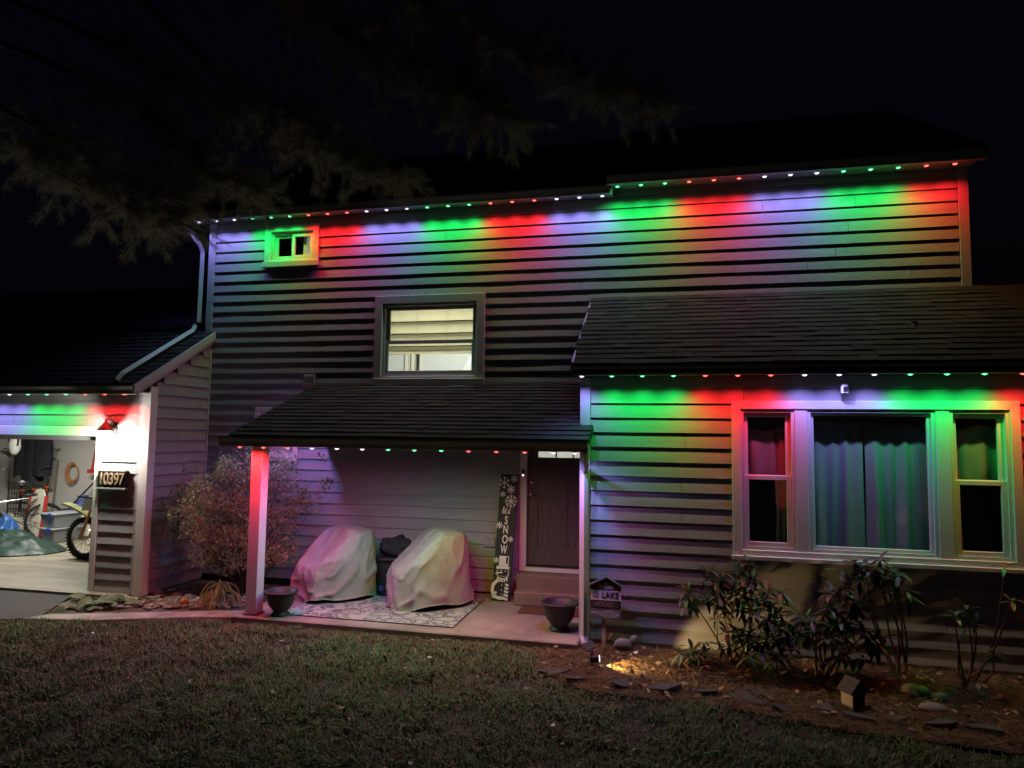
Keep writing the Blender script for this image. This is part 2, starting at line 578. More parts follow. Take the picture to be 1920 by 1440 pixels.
def board_pieces(a0, a1, z0, z1, plane, holes, ax):
    top = z1 + 0.012
    mb = MB()

    def wedge(b0, b1, c0, c1):
        if b1 - b0 < 0.004 or c1 - c0 < 0.004:
            return
        def dp(z):
            t = (z - z0) / (top - z0)
            return LAP * (1 - t) + 0.003 * t
        d0, d1 = dp(c0), dp(c1)
        n = max(1, int(math.ceil((b1 - b0) / 0.5)))
        vs = []
        for i in range(n + 1):
            a = b0 + (b1 - b0) * i / n
            w1 = 0.0035 * mnoise.noise(Vector((a * 1.3, z0 * 7.0, plane))) if d0 > 0.012 else 0.0
            w2 = 0.0022 * mnoise.noise(Vector((a * 0.9, z0 * 5.0, plane + 9)))
            sg = -1 if ax == 'x' else 1
            for (q, z) in ((0, c0 + w2), (sg * (d0 + w1), c0 + w2), (sg * d1, c1), (0, c1)):
                vs.append((a, plane + q, z) if ax == 'x' else (plane + q, a, z))
        fs = [(0, 1, 2, 3), (4 * n + 3, 4 * n + 2, 4 * n + 1, 4 * n)]
        for i in range(n):
            o = i * 4
            fs += [(o + k, o + 4 + k, o + 4 + (k + 1) % 4, o + (k + 1) % 4) for k in range(4)]
        mb.add(vs, fs)
    groups = []
    hs = [h for h in holes if h[2] < z1 and h[3] > z0 and h[0] < a1 and h[1] > a0]
    cuts = sorted({a0, a1, *[min(max(h[i], a0), a1) for h in hs for i in (0, 1)]})
    for b0, b1 in zip(cuts, cuts[1:]):
        m = (b0 + b1) / 2
        hh = [h for h in hs if h[0] < m < h[1]]
        if not hh:
            wedge(b0, b1, z0, top)
        else:
            h = hh[0]
            if (h[2] <= z0 or h[2] - z0 < 0.004) and h[3] >= z1:
                groups.append(mb)
                mb = MB()
            if h[2] > z0:
                wedge(b0, b1, z0, h[2])
            if h[3] < z1:
                wedge(b0, b1, h[3], top)
    groups.append(mb)
    return [g for g in groups if g.v]


def siding(parent, ax, a0, a1, zb, zt, plane, holes, seed, start=None, seams=(1, 2)):
    rnd = random.Random(seed)
    k, z = 0, zb
    while z < zt - 0.03:
        z1 = min(z + S, zt)
        s0 = start(z1) if start else a0
        ns = rnd.choice(seams)
        cuts = [s0] + sorted(rnd.uniform(s0 + 0.4, a1 - 0.4) for _ in range(ns) if a1 - s0 > 2.5) + [a1]
        for i, (b0, b1) in enumerate(zip(cuts, cuts[1:])):
            m_ = rnd.choice(['siding', 'siding', 'siding2', 'siding3'])
            for mb in board_pieces(b0 + (0.002 if i else 0), b1 - 0.002, z + 0.001, z1, plane - (rnd.uniform(0, 0.0012) if ax == 'x' else -rnd.uniform(0, 0.001)), holes, ax):
                mb.build('siding_board', m_, parent)
        z += S
        k += 1


# ------------------------------------------------------------------ ground, drive, walk
def grid_sheet(name, xs, ys, zf, m):
    mb = MB()
    nx, ny = len(xs), len(ys)
    mb.v = [(x, y, zf(x, y)) for y in ys for x in xs]
    mb.f = [(j * nx + i, j * nx + i + 1, (j + 1) * nx + i + 1, (j + 1) * nx + i) for j in range(ny - 1) for i in range(nx - 1)]
    mb.m = [0] * len(mb.f)
    return mb.build(name, m, None, smooth=True)


def gz(x, y):
    return -0.012 + 0.018 * mnoise.noise(Vector((x * 0.7, y * 0.7, 3.1))) * (1 if y < 7 else 0.3)


kind(grid_sheet('ground', [-90, -40, -20, -14] + list(np.arange(-10, 6.01, 0.25)) + [12, 25, 60, 90],
                [-60, -25, -8, -2] + list(np.arange(0, 9.01, 0.25)) + [14, 25, 60, 120], lambda x, y: gz(x, y) if (-10 <= x <= 6 and 0 <= y <= 9) else -0.012, 'soil'), 'structure')

mb = MB().prism([(-16, 7.42), (-7.45, 7.42), (-6.95, 6.5), (-7.3, 6.25), (-9.5, 5.0), (-16, 3.6)], 'z', -0.05, 0.012)
kind(mb.build('driveway', 'asphalt'), 'structure')
mb = MB().box(-13.9, -6.7, 7.42, 12.1, -0.1, 0.045)
kind(mb.build('garage_floor', 'garfloor'), 'structure')
walk = kind(link('walkway', None), 'structure')
wl = [((-7.05, 6.36), (-6.92, 6.60)), ((-6.30, 6.50), (-6.20, 6.86)), ((-5.72, 6.74), (-5.55, 7.10)), ((-5.22, 6.95), (-5.10, 7.28)), ((-4.72, 7.06), (-4.72, 7.36))]
for (a, b), (c, d) in zip(wl, wl[1:]):
    MB().prism([(a[0] + .008, a[1]), (c[0] - .008, c[1]), (d[0] - .008, d[1]), (b[0] + .008, b[1])], 'z', -0.05, 0.022).build('paving_slab', 'concrete', walk, bevel=0.006)
mb = MB().box(-4.76, -0.853, 6.88, 8.72, -0.1, 0.08)
kind(mb.build('porch_floor', 'porchfloor', bevel=0.012), 'structure')
mb = MB()
mb.prism([(-1.15, 6.86), (-1.2, 6.35), (-0.68, 5.86), (0.43, 5.81), (1.16, 5.6), (2.4, 5.45), (5.5, 5.3), (5.5, 7.18), (-0.84, 7.18)], 'z', -0.06, 0.012)
kind(mb.build('garden_bed', 'mulch'), 'structure')
mb = MB().prism([(-6.85, 6.70), (-6.2, 6.92), (-5.5, 7.16), (-5.1, 7.34), (-4.8, 7.4), (-4.8, 8.7), (-6.56, 8.7), (-6.56, 7.55), (-7.25, 7.5)], 'z', -0.06, 0.010)
kind(mb.build('planting_bed', 'gravelbase'), 'structure')

# ------------------------------------------------------------------ house
house = thing('house', 'grey lap-sided two-storey house with garage, porch and front wing at night', 'house')
YM, YW, YG = 8.75, 7.20, 7.59
XL, XR = -6.66, 3.48

bath = (-5.745, -4.868, 4.565, 5.18)
bed = (-3.955, -2.362, 2.83, 4.068)
door = (-1.845, -0.853, 0.40, 2.56)
side_win = (-5.79, -5.10, 1.75, 2.50)
wingwin = (0.665, 3.235, 0.955, 2.523)


def inner(r, e):
    return (r[0] + e, r[1] - e, r[2] + e, r[3] - e)


# main upper wall
mw = MB()
for a, b, c, d in cells(XL, XR, 0, 5.5, [inner(bath, .04), inner(bed, .04), inner(door, .02), inner(side_win, .03)]):
    mw.box(a, b, YM, YM + 0.12, c, d)
mw.box(XL, XL + 0.1, YM + 0.12, 14.2, 0, 5.5)
mw.box(XR - 0.1, XR, YM + 0.12, 14.2, 0, 5.5)
mw.box(XL, XR, 14.2, 14.3, 0, 5.5)
main_wall = mw.build('main_wall', 'sheath', house)
siding(main_wall, 'x', XL + 0.09, XR - 0.09, 0.10, 5.40, YM, [bath, bed, door, side_win], 3)

# wing walls
ww = MB()
for a, b, c, d in cells(-0.85, 4.6, -0.05, 2.9, [inner(wingwin, .04)]):
    ww.box(a, b, YW, YW + 0.12, c, d)
ww.box(-0.849, -0.75, YW + 0.12, YM - 0.001, -0.05, 2.9)
ww.box(4.5, 4.6, YW + 0.12, YM - 0.001, -0.05, 2.9)
wing_wall = ww.build('wing_wall', 'sheath', house)
siding(wing_wall, 'x', -0.76, 4.5, 0.055, 2.765, YW, [wingwin], 11)
MB().box(-0.86, 4.6, YW - 0.012, YW, -0.05, 0.052).build('foundation_band', 'trim', house)

# garage walls
GX = -6.58
gopen = (-13.2, -7.365, 0.0, 2.06)
gw = MB()
for a, b, c, d in cells(-13.95, GX - 0.002, -0.05, 2.75, [gopen]):
    gw.box(a, b, YG, YG + 0.12, c, d)
gside = [(7.71, -0.05), (YM - 0.002, -0.05), (YM - 0.002, 3.42), (7.71, 2.82)]
gw.prism(gside, 'x', GX - 0.1, GX)
gw.box(-13.95, -13.85, 7.71, 12.0, -0.05, 2.7)
garage_wall = gw.build('garage_wall', 'sheath', house)
siding(garage_wall, 'x', -13.9, GX - 0.105, 2.195, 2.63, YG, [(-7.28, -6.68, 0, 0.1)], 5, seams=(0, 1))
siding(garage_wall, 'x', -7.27, GX - 0.105, 0.05, 2.195, YG, [], 6, seams=(0,))
siding(garage_wall, 'y', YG + 0.10, YM - 0.02, 0.03, 3.40, GX, [], 8,
       start=lambda z: max(YG + 0.10, 7.25 + (z - 2.60) / 0.6), seams=(0,))
gi = MB()
gi.box(-13.84, GX - 0.11, 11.95, 12.05, 0.045, 2.7)
gi.box(-13.845, -13.82, 7.72, 11.95, 0.045, 2.7)
gi.box(GX - 0.13, GX - 0.101, 7.72, 11.95, 0.045, 2.7)
gi.box(-13.85, GX - 0.10, 7.72, 12.05, 2.7, 2.75)
gi.build('garage_drywall', 'garwall', house)

# corner boards and trims
MB().box(XL - 0.025, XL + 0.085, YM - 0.028, YM + 0.10, 3.2, 5.30).build('corner_board', 'trim', house, bevel=0.004)
MB().box(XR - 0.085, XR + 0.025, YM - 0.028, YM + 0.10, 3.6, 5.40).build('corner_board', 'trim', house, bevel=0.004)
MB().box(-0.876, -0.765, YW - 0.028, YW + 0.10, 0.0, 2.765).build('corner_board', 'trim', house, bevel=0.004)
mb = MB()
mb.box(GX - 0.10, GX + 0.002, YG - 0.03, YG, 0.02, 2.66)
mb.box(GX + 0.0025, GX + 0.03, YG - 0.03, YG + 0.095, 0.02, 2.72)
mb.build('corner_board', 'white', house)
MB().box(GX - 0.145, GX - 0.104, YG - 0.022, YG, 0.02, 2.64).build('corner_channel', 'trim', house)
MB().box(GX + 0.001, GX + 0.03, YM - 0.045, YM - 0.018, 0.05, 3.35).build('corner_channel', 'trim', house)
mb = MB()
mb.box(-7.365, -7.285, YG - 0.03, YG + 0.10, 0.01, 2.06)
mb.box(-13.3, -7.285, YG - 0.03, YG + 0.10, 2.0605, 2.19)
mb.build('garage_door_casing', 'white', house, bevel=0.004)
MB().box(-13.2, -7.366, YG + 0.13, YG + 0.16, 2.0, 2.62).build('garage_door_edge', 'trim', house)


# roofs -------------------------------------------------------------
def roof_slab(name, y0, z0, y1, z1, x0, x1, th=0.10, m='shingle_b'):
    return MB().prism([(y0, z0), (y1, z1), (y1, z1 - th), (y0, z0 - th)], 'x', x0, x1).build(name, m, house)


def shingle_mesh(name, w, m):
    return MB().add([(0, 0, 0.006), (w, 0, 0.006), (w, 0.20, 0.0), (0, 0.20, 0.0), (0, 0, 0.0005), (w, 0, 0.0005)],
                    [(0, 1, 2, 3), (4, 5, 1, 0), (4, 0, 3), (5, 2, 1)]).mesh(name, m)


SH = [shingle_mesh('shingle', w, m) for w in (0.31, 0.24, 0.17) for m in ('shingle_a', 'shingle_b', 'shingle_c')]
SHW = [0.31] * 3 + [0.24] * 3 + [0.17] * 3


def shingles(parent, y0, z0, y1, z1, x0, x1f, expo=0.135, seed=1, joined=False, name='shingle'):
    rnd = random.Random(seed)
    L = math.hypot(y1 - y0, z1 - z0)
    ang = math.atan2(z1 - z0, y1 - y0)
    ca, sa = math.cos(ang), math.sin(ang)
    s, row = -0.02, 0
    J = [MB(), MB(), MB()]
    while s < L - 0.06:
        y, z = y0 + s * ca, z0 + s * sa
        x1 = x1f(y)
        x = x0 - rnd.uniform(0, 0.04)
        wob = rnd.uniform(-0.002, 0.002)
        while x < x1 - 0.05:
            i = rnd.randrange(9)
            w = min(SHW[i], x1 - x)
            up = 0.003 + rnd.choice([0, 0, 0.002, 0.005])
            e = ang - 0.045
            if joined:
                wv = 0.006 * math.sin(x * 1.7 + row * 0.6)
                vs = []
                for (a, b, c) in ((0, 0, .005), (w - .004, 0, .005), (w - .004, .2, 0), (0, .2, 0), (0, 0, .0005), (w - .004, 0, .0005)):
                    bb, cc = b * math.cos(-0.045) - c * math.sin(-0.045), b * math.sin(-0.045) + c * math.cos(-0.045) + up + 0.010
                    bb += wob + wv
                    vs.append((x + a, y + bb * ca - cc * sa, z + bb * sa + cc * ca))
                J[i % 3].add(vs, [(0, 1, 2, 3), (4, 5, 1, 0), (4, 0, 3), (5, 2, 1)])
            else:
                cc = up + 0.010
                link(name, SH[i], parent, (x, y + wob * ca - cc * sa, z + wob * sa + cc * ca), (e, 0, 0), (w / SHW[i] * 0.988, 1, 1))
            x += w
        s += expo
        row += 1
    if joined:
        q = MB()
        for i in range(3):
            q.add(J[i].v, J[i].f, i)
        o = q.build(name, ['shingle_a', 'shingle_b', 'shingle_c'], parent)
        kind(o, 'stuff')


# main roof, two sections
r = roof_slab('main_roof', 8.40, 5.375, 11.5, 7.30, -6.95, -0.66, 0.045)
roof_slab('main_roof', 8.27, 5.445, 11.45, 7.40, -0.655, 3.535, 0.045)
MB().prism([(11.5, 7.30), (14.8, 5.35), (14.8, 5.2), (11.5, 7.15)], 'x', -6.95, 3.52).build('main_roof', 'shingle_b', house)
# gable ends under the main roof
MB().prism([(8.75, 5.5), (11.5, 7.15), (14.2, 5.5)], 'x', XL, XL + 0.1).build('gable_wall', 'siding2', house)
MB().prism([(8.75, 5.5), (11.5, 7.2), (14.2, 5.5)], 'x', XR - 0.1, XR).build('gable_wall', 'siding2', house)
# wing roof
wr = roof_slab('wing_roof', 6.83, 2.875, 8.748, 3.955, -0.90, 5.0, 0.09)
shingles(wr, 6.83, 2.875, 8.74, 3.952, -0.90, lambda y: 3.62, seed=21, joined=True, name='shingles')
# porch roof
pr = roof_slab('porch_roof', 6.74, 2.10, 8.748, 2.835, -4.78, -0.855, 0.09)
MB().prism([(6.74, 2.10), (7.17, 2.257), (7.17, 2.167), (6.74, 2.01)], 'x', -0.8545, -0.735).build('porch_roof_return', 'shingle_b', house)
shingles(pr, 6.74, 2.10, 8.72, 2.826, -4.79, lambda y: -0.735 if y < 7.05 else -0.858, seed=31)
# garage roof
gr = roof_slab('garage_roof', 7.24, 2.73, 10.7, 4.80, -14.2, -6.52, 0.10)
MB().prism([(10.7, 4.80), (14.0, 2.8), (14.0, 2.7), (10.7, 4.70)], 'x', -14.2, -6.72).build('garage_roof', 'shingle_b', house)
shingles(gr, 7.24, 2.73, 8.74, 3.627, -10.5, lambda y: -6.52, seed=41, joined=True, name='shingles')

# rake boards
MB().prism([(7.20, 2.60), (8.72, 3.51), (8.72, 3.62), (7.20, 2.71)], 'x', -6.519, -6.49).build('rake_board', 'trim', house)
MB().prism([(7.30, 2.60), (8.72, 3.45), (8.72, 3.50), (7.30, 2.66)], 'x', GX + 0.031, -6.52).build('rake_soffit', 'trim', house)
MB().prism([(6.76, 1.99), (8.72, 2.71), (8.72, 2.83), (6.76, 2.11)], 'x', -4.81, -4.781).build('rake_board', 'gutter', house)
MB().prism([(6.86, 2.80), (8.74, 3.845), (8.74, 3.955), (6.86, 2.90)], 'x', -0.93, -0.901).build('rake_board', 'gutter', house)

# soffits, fascias, gutters
MB().box(-6.93, -0.66, 8.525, 8.748, 5.285, 5.300).build('soffit', 'soffit', house)
MB().box(-0.655, 3.53, 8.395, 8.748, 5.376, 5.390).build('soffit', 'soffit', house)
MB().box(-0.66, -0.64, 8.40, 8.748, 5.286, 5.42).build('soffit_step', 'soffit', house)
MB().box(-0.90, 4.9, 6.945, 7.198, 2.785, 2.80).build('soffit', 'soffit', house)
MB().box(-14.0, -6.58, 7.30, 7.588, 2.628, 2.645).build('soffit', 'soffit', house)
MB().box(-6.93, -0.66, 8.50, 8.524, 5.262, 5.36).build('fascia', 'gutter', house)
MB().box(-0.655, 3.53, 8.37, 8.394, 5.33, 5.43).build('fascia', 'gutter', house)
MB().box(-0.90, 4.9, 6.92, 6.944, 2.77, 2.87).build('fascia', 'gutter', house)
MB().box(-14.0, -6.52, 7.276, 7.299, 2.605, 2.72).build('fascia', 'gutter', house)


def gutter(x0, x1, yb, z0, z1):
    """K-style gutter: face curves out towards the street; yb is the back"""
    d = 0.10
    prof = [(yb, z0), (yb - d * 0.62, z0), (yb - d * 0.72, z0 + (z1 - z0) * 0.35), (yb - d * 0.98, z0 + (z1 - z0) * 0.80), (yb - d, z1),
            (yb - d + 0.012, z1), (yb - d + 0.012, z1 - 0.012), (yb - 0.003, z1 - 0.02), (yb, z1 - 0.012)]
    g = MB().prism(prof, 'x', x0, x1).build('gutter', 'gutter', house)
    return g


gutter(-6.97, -0.655, 8.499, 5.240, 5.338)
gutter(-0.70, 3.55, 8.369, 5.308, 5.408)
gutter(-0.94, 4.9, 6.919, 2.762, 2.855)
gutter(-4.86, -0.735, 6.735, 1.985, 2.09)
gutter(-14.1, -6.505, 7.275, 2.60, 2.715)


def dspout(name, pts, m='trim', w=0.065):
    return MB().tube(pts, w * 0.62, 4, 0).build(name, m, house)


dspout('downspout', [(-6.90, 8.46, 5.28), (-6.90, 8.48, 5.16), (-6.86, 8.53, 5.08), (-6.76, 8.62, 4.92), (-6.74, 8.66, 4.82), (-6.745, 8.66, 3.76)])
dspout('downspout', [(-6.80, 8.66, 3.72), (-6.80, 8.60, 3.62), (-6.80, 7.32, 2.86), (-6.80, 7.24, 2.77)])
dspout('downspout', [(-0.775, 6.70, 1.99), (-0.775, 6.71, 1.90), (-0.785, 6.86, 1.84), (-0.82, 7.09, 1.80), (-0.82, 7.115, 1.74), (-0.82, 7.115, 0.10), (-0.80, 7.05, 0.03)])

# porch carpentry
MB().box(-4.66, -0.86, 6.95, 7.09, 2.01, 2.14).build('porch_beam', 'gutter', house)
MB().box(-4.66, -4.52, 7.09, 8.748, 2.01, 2.14).build('porch_beam', 'gutter', house)
MB().box(-4.78, -0.86, 6.76, 6.949, 1.992, 2.008).build('porch_soffit', 'soffit', house)
MB().prism([(7.0, 2.14), (8.748, 2.14), (8.748, 2.745), (7.0, 2.105)], 'x', -4.64, -4.56).build('porch_gable', 'siding', house)
post = MB().box(-4.635, -4.495, 6.955, 7.095, 0.10, 2.009).build('porch_post', 'white', house, bevel=0.006)
MB().box(-4.65, -4.48, 6.94, 7.11, 0.08, 0.10).build('foot', 'plasticgrey', post)


# windows -----------------------------------------------------------
def frame_rect(mb, x0, x1, z0, z1, w, y0, y1, wb=None, wt=None):
    wb = w if wb is None else wb
    wt = w if wt is None else wt
    mb.box(x0, x0 + w, y0, y1, z0, z1)
    mb.box(x1 - w, x1, y0, y1, z0, z1)
    mb.box(x0 + w, x1 - w, y0 + 0.001, y1 - 0.001, z0, z0 + wb)
    mb.box(x0 + w, x1 - w, y0 + 0.001, y1 - 0.001, z1 - wt, z1)


def pane(parent, x0, x1, z0, z1, y):
    MB().add([(x0, y, z0), (x1, y, z0), (x1, y, z1), (x0, y, z1)], [(0, 1, 2, 3)]).build('pane', 'glass', parent)


def casing(parent, r, w, plane, m, sill=0.05, proud=0.034):
    mb = MB()
    frame_rect(mb, r[0], r[1], r[2], r[3], w, plane - proud, plane + 0.10)
    mb.build('casing', m, parent, bevel=0.005)
    MB().box(r[0] - 0.015, r[1] + 0.015, plane - proud - 0.03, plane - proud - 0.0005, r[2] - 0.012, r[2] + sill).build('sill', m, parent, bevel=0.005)


def sash(parent, x0, x1, z0, z1, y, w=0.045, m='vinyl', d=0.035):
    mb = MB()
    frame_rect(mb, x0, x1, z0, z1, w, y, y + d)
    mb.build('sash', m, parent, bevel=0.004)
    pane(parent, x0 + w * 0.9, x1 - w * 0.9, z0 + w * 0.9, z1 - w * 0.9, y + d * 0.5)


# small slider window upstairs
wb_ = part_empty('bathroom_window', house)
wb_['label'] = 'small two-pane sliding window high under the eave'
casing(wb_, bath, 0.095, YM, 'vinyl', 0.07)
mb = MB()
frame_rect(mb, -5.645, -4.965, 4.665, 5.085, 0.03, YM + 0.01, YM + 0.09)
mb.build('frame', 'vinyl', wb_)
sash(wb_, -5.614, -5.30, 4.696, 5.054, YM + 0.055, 0.042)
sash(wb_, -5.33, -4.996, 4.696, 5.054, YM + 0.018, 0.042)
MB().box(-5.9, -4.7, 10.2, 10.25, 4.4, 5.3).box(-5.9, -4.7, YM + 0.125, 10.2, 4.35, 4.4).box(-5.9, -4.7, YM + 0.125, 10.2, 5.3, 5.35).build('room_wall', 'roomdark', wb_)

# lit bedroom window
wbd = part_empty('bedroom_window', house)
wbd['label'] = 'lit double-hung window in the middle of the upper wall'
casing(wbd, bed, 0.11, YM, 'trim', 0.075, 0.05)
mb = MB()
frame_rect(mb, -3.844, -2.473, 2.941, 3.957, 0.03, YM - 0.01, YM + 0.10)
mb.build('frame', 'trim', wbd)
sash(wbd, -3.813, -2.504, 3.40, 3.926, YM + 0.052, 0.05, 'trim')
sash(wbd, -3.813, -2.504, 2.972, 3.445, YM + 0.012, 0.05, 'trim')
rm = MB()
rm.box(-5.2, -1.2, 11.6, 11.65, 2.5, 5.2)
rm.box(-5.2, -5.15, YM + 0.125, 11.6, 2.5, 5.2)
rm.box(-1.25, -1.2, YM + 0.125, 11.6, 2.5, 5.2)
rm.box(-5.2, -1.2, YM + 0.125, 11.6, 5.15, 5.2)
rm.box(-5.2, -1.2, YM + 0.125, 11.6, 2.45, 2.5)
rm.build('room_wall', 'roomwall', wbd)
# sloped knee-wall panel and closet casing seen through the lower sash
MB().prism([(-3.60, 2.5), (-1.26, 2.5), (-1.26, 5.1), (-2.15, 5.1)], 'y', 10.5, 10.55).build('sloped_panel', 'white', wbd)
for x in (-4.62, -4.50, -4.34):
    MB().box(x, x + 0.055, 11.54, 11.60, 2.5, 4.9).build('closet_casing', 'cream', wbd)
MB().box(-4.40, -4.375, 11.55, 11.58, 2.6, 4.8).build('door_gap', 'black', wbd)
la = bpy.data.lights.new('ceiling_lamp', 'AREA')
la.shape = 'DISK'
la.size = 0.5
la.energy = 90
la.color = (0.97, 1.0, 0.93)
lo = link('ceiling_lamp', la, wbd, (-3.1, 9.9, 5.10))

# roman shade hanging inside the lit window
rs = thing('roman_shade', 'cream roman shade half lowered in the lit upper window', 'window shade', (-3.158, YM + 0.115, 3.27))
zz = [0.0, 0.10, 0.28, 0.45, 0.66]
for k in range(4):
    q = MB()
    n_ = 30
    vs = []
    for j in range(7):
        u = j / 6
        for i in range(n_ + 1):
            x = -0.68 + 1.36 * i / n_
            bow = -0.028 * math.sin(math.pi * u) - (0.02 if k == 0 else 0) * (1 - u)
            vs.append((x, bow + 0.004 * mnoise.noise(Vector((x * 5, u * 3, k))), zz[k] + (zz[k + 1] - zz[k]) * u - 0.008 * math.sin(math.pi * i / n_) * (1 - u)))
    q.add(vs, [(j * (n_ + 1) + i, j * (n_ + 1) + i + 1, (j + 1) * (n_ + 1) + i + 1, (j + 1) * (n_ + 1) + i) for j in range(6) for i in range(n_)])
    q.build('fold_panel', 'shade', rs, smooth=True)
    MB().box(-0.68, 0.68, -0.004, 0.010, zz[k] - 0.006, zz[k] + 0.010).build('batten', 'shadedark', rs)
for x in (-0.22, 0.22):
    MB().box(x - 0.003, x + 0.003, 0.004, 0.007, 0.0, 0.66).build('cord', 'shadedark', rs)

# small side window half hidden by the porch roof
ws = part_empty('stair_window', house)
ws['label'] = 'pale window partly hidden behind the porch roof'
casing(ws, side_win, 0.06, YM, 'vinyl', 0.05)
mb = MB()
sash(ws, -5.73, -5.16, 1.81, 2.44, YM + 0.02, 0.045)
MB().box(-5.74, -5.15, YM + 0.085, YM + 0.10, 1.80, 2.45).build('blind', 'vinyl', ws)

# wing window, three lights
w3 = part_empty('living_room_window', house)
w3['label'] = 'wide three-part window with dark curtains'
casing(w3, wingwin, 0.085, YW, 'vinyl', 0.03)
for x0, x1 in ((1.265, 1.385), (2.525, 2.645)):
    MB().box(x0, x1, YW - 0.022, YW + 0.09, 1.04, 2.438).build('mullion', 'vinyl', w3, bevel=0.004)
for x0, x1 in ((0.752, 1.263), (2.647, 3.148)):
    mb = MB()
    frame_rect(mb, x0, x1, 1.0405, 2.4375, 0.03, YW - 0.012, YW + 0.09)
    mb.build('frame', 'vinyl', w3)
    sash(w3, x0 + 0.031, x1 - 0.031, 1.735, 2.406, YW + 0.05, 0.045)
    sash(w3, x0 + 0.031, x1 - 0.031, 1.072, 1.775, YW + 0.010, 0.045)
mb = MB()
frame_rect(mb, 1.387, 2.523, 1.0405, 2.4375, 0.03, YW - 0.012, YW + 0.09)
mb.build('frame', 'vinyl', w3)
sash(w3, 1.4175, 2.4925, 1.072, 2.4065, YW + 0.02, 0.03)
rm = MB()
rm.box(-0.74, 4.49, 8.60, 8.65, 0.1, 2.75)
rm.box(-0.74, 4.49, YW + 0.125, 8.6, 0.05, 0.1)
rm.box(-0.74, 4.49, YW + 0.125, 8.6, 2.70, 2.75)
rm.build('room_wall', 'roomdark', w3)


# curtains (hang inside the window: things of their own)
def curtain(x0, x1, z0, zt, seed, label, part_gap=None):
    rnd = random.Random(seed)
    mb = MB()
    n = int((x1 - x0) / 0.012)
    rows = 16
    ph = rnd.uniform(0, 6)
    vs = []
    for j in range(rows + 1):
        t = j / rows
        for i in range(n + 1):
            u = i / n
            x = x0 + (x1 - x0) * u
            f = 0.013 * math.sin(2 * math.pi * u * (x1 - x0) / 0.15 + ph + 1.3 * math.sin(u * 7 + seed)) + 0.012 * mnoise.noise(Vector((x * 6, t * 2, seed)))
            top = zt + 0.035 * abs(math.sin(u * (x1 - x0) * 10 + ph)) - 0.03 * abs(math.sin(u * (x1 - x0) * 5.2 + seed))
            vs.append((x + 0.01 * math.sin(t * 3 + u * 9), 0.03 * (1 - t) * math.sin(u * 12 + seed) + f * (1.2 - 0.5 * t), z0 + (top - z0) * t))
    fs = [(j * (n + 1) + i, j * (n + 1) + i + 1, (j + 1) * (n + 1) + i + 1, (j + 1) * (n + 1) + i) for j in range(rows) for i in range(n)]
    mb.add(vs, fs)
    o = mb.build('curtain', 'curtain', None, smooth=True)
    o.location = (0, YW + 0.19, 0)
    return tag(o, label, 'curtain', 'curtains in the wing window')


curtain(0.80, 1.26, 1.78, 2.24, 1, 'short curtain with scalloped top in the narrow reddish sash beside the corner')
curtain(1.36, 1.945, 0.98, 2.31, 2, 'bluish curtain in the left half of the wide picture window')
curtain(1.95, 2.54, 0.98, 2.29, 3, 'greenish curtain in the right half of the wide picture window')
curtain(2.64, 3.16, 1.78, 2.28, 4, 'short curtain in the narrow green-lit sash at far right')

curtain(1.10, 1.27, 1.0, 1.74, 5, 'dim curtain edge behind the lower pane of the reddish sash')
curtain(2.63, 2.80, 1.0, 1.74, 6, 'dim curtain edge behind the lower pane of the green-lit sash')

# front door --------------------------------------------------------
dr = part_empty('front_door', house)
mb = MB()
mb.box(-1.845, -1.755, YM - 0.045, YM + 0.11, 0.452, 2.55)
mb.box(-1.845, -0.853, YM - 0.060, YM + 0.11, 0.40, 0.4515)
mb.box(-1.7545, -0.853, YM - 0.045, YM + 0.11, 2.49, 2.55)
mb.build('jamb', 'white', dr, bevel=0.004)
MB().box(-1.7545, -0.853, YM - 0.01, YM + 0.10, 0.452, 0.475).build('threshold', 'black', dr)
sl = MB()
dy = YM + 0.02
lites = [(-1.62, -1.39, 1.862, 2.33), (-1.375, -1.165, 1.862, 2.33), (-1.15, -0.95, 1.862, 2.33)]
for a, b, c, d in cells(-1.752, -0.853, 0.478, 2.486, lites + [(-1.62, -1.245, 0.70, 1.78), (-1.225, -0.95, 0.70, 1.78)]):
    sl.box(a, b, dy, dy + 0.045, c, d)
sl.box(-1.62, -1.245, dy + 0.014, dy + 0.04, 0.70, 1.78)
sl.box(-1.225, -0.95, dy + 0.014, dy + 0.04, 0.70, 1.78)
door_leaf = sl.build('door_leaf', 'wood_door', dr)
for a, b, c, d in lites:
    pane(dr, a, b, c, d, dy + 0.02)
mb = MB()
mb.lathe([(0.001, -0.012), (0.028, -0.012), (0.030, 0.0), (0.030, 0.006), (0.012, 0.008), (0.012, 0.03), (0.024, 0.038), (0.028, 0.052), (0.022, 0.064), (0.001, 0.068)], n=16)
kn = mb.mesh('knob', 'nickel', smooth=True)
link('knob', kn, dr, (-1.70, dy, 1.385), (R(90), 0, 0))
link('deadbolt', MB().lathe([(0.001, 0), (0.028, 0.0), (0.030, 0.006), (0.026, 0.02), (0.010, 0.022), (0.001, 0.024)], n=16).mesh('deadbolt', 'nickel', smooth=True), dr, (-1.70, dy, 1.53), (R(90), 0, 0))
fy = MB()
fy.box(-2.2, -0.86, 9.9, 9.95, 0.4, 2.7).box(-2.2, -2.15, YM + 0.125, 9.9, 0.4, 2.7).box(-0.90, -0.86, YM + 0.125, 9.9, 0.4, 2.7).box(-2.2, -0.86, YM + 0.125, 9.9, 2.7, 2.74)
fy.build('foyer_wall', 'roomwall', dr)
la = bpy.data.lights.new('foyer_lamp', 'POINT')
la.energy = 11
la.color = (1.0, 0.97, 0.9)
la.shadow_soft_size = 0.1
link('foyer_lamp', la, dr, (-1.5, 9.3, 2.30))
st = part_empty('door_steps', house)
MB().box(-1.84, -0.856, 8.50, 8.715, 0.081, 0.395).build('step', 'step', st, bevel=0.012)
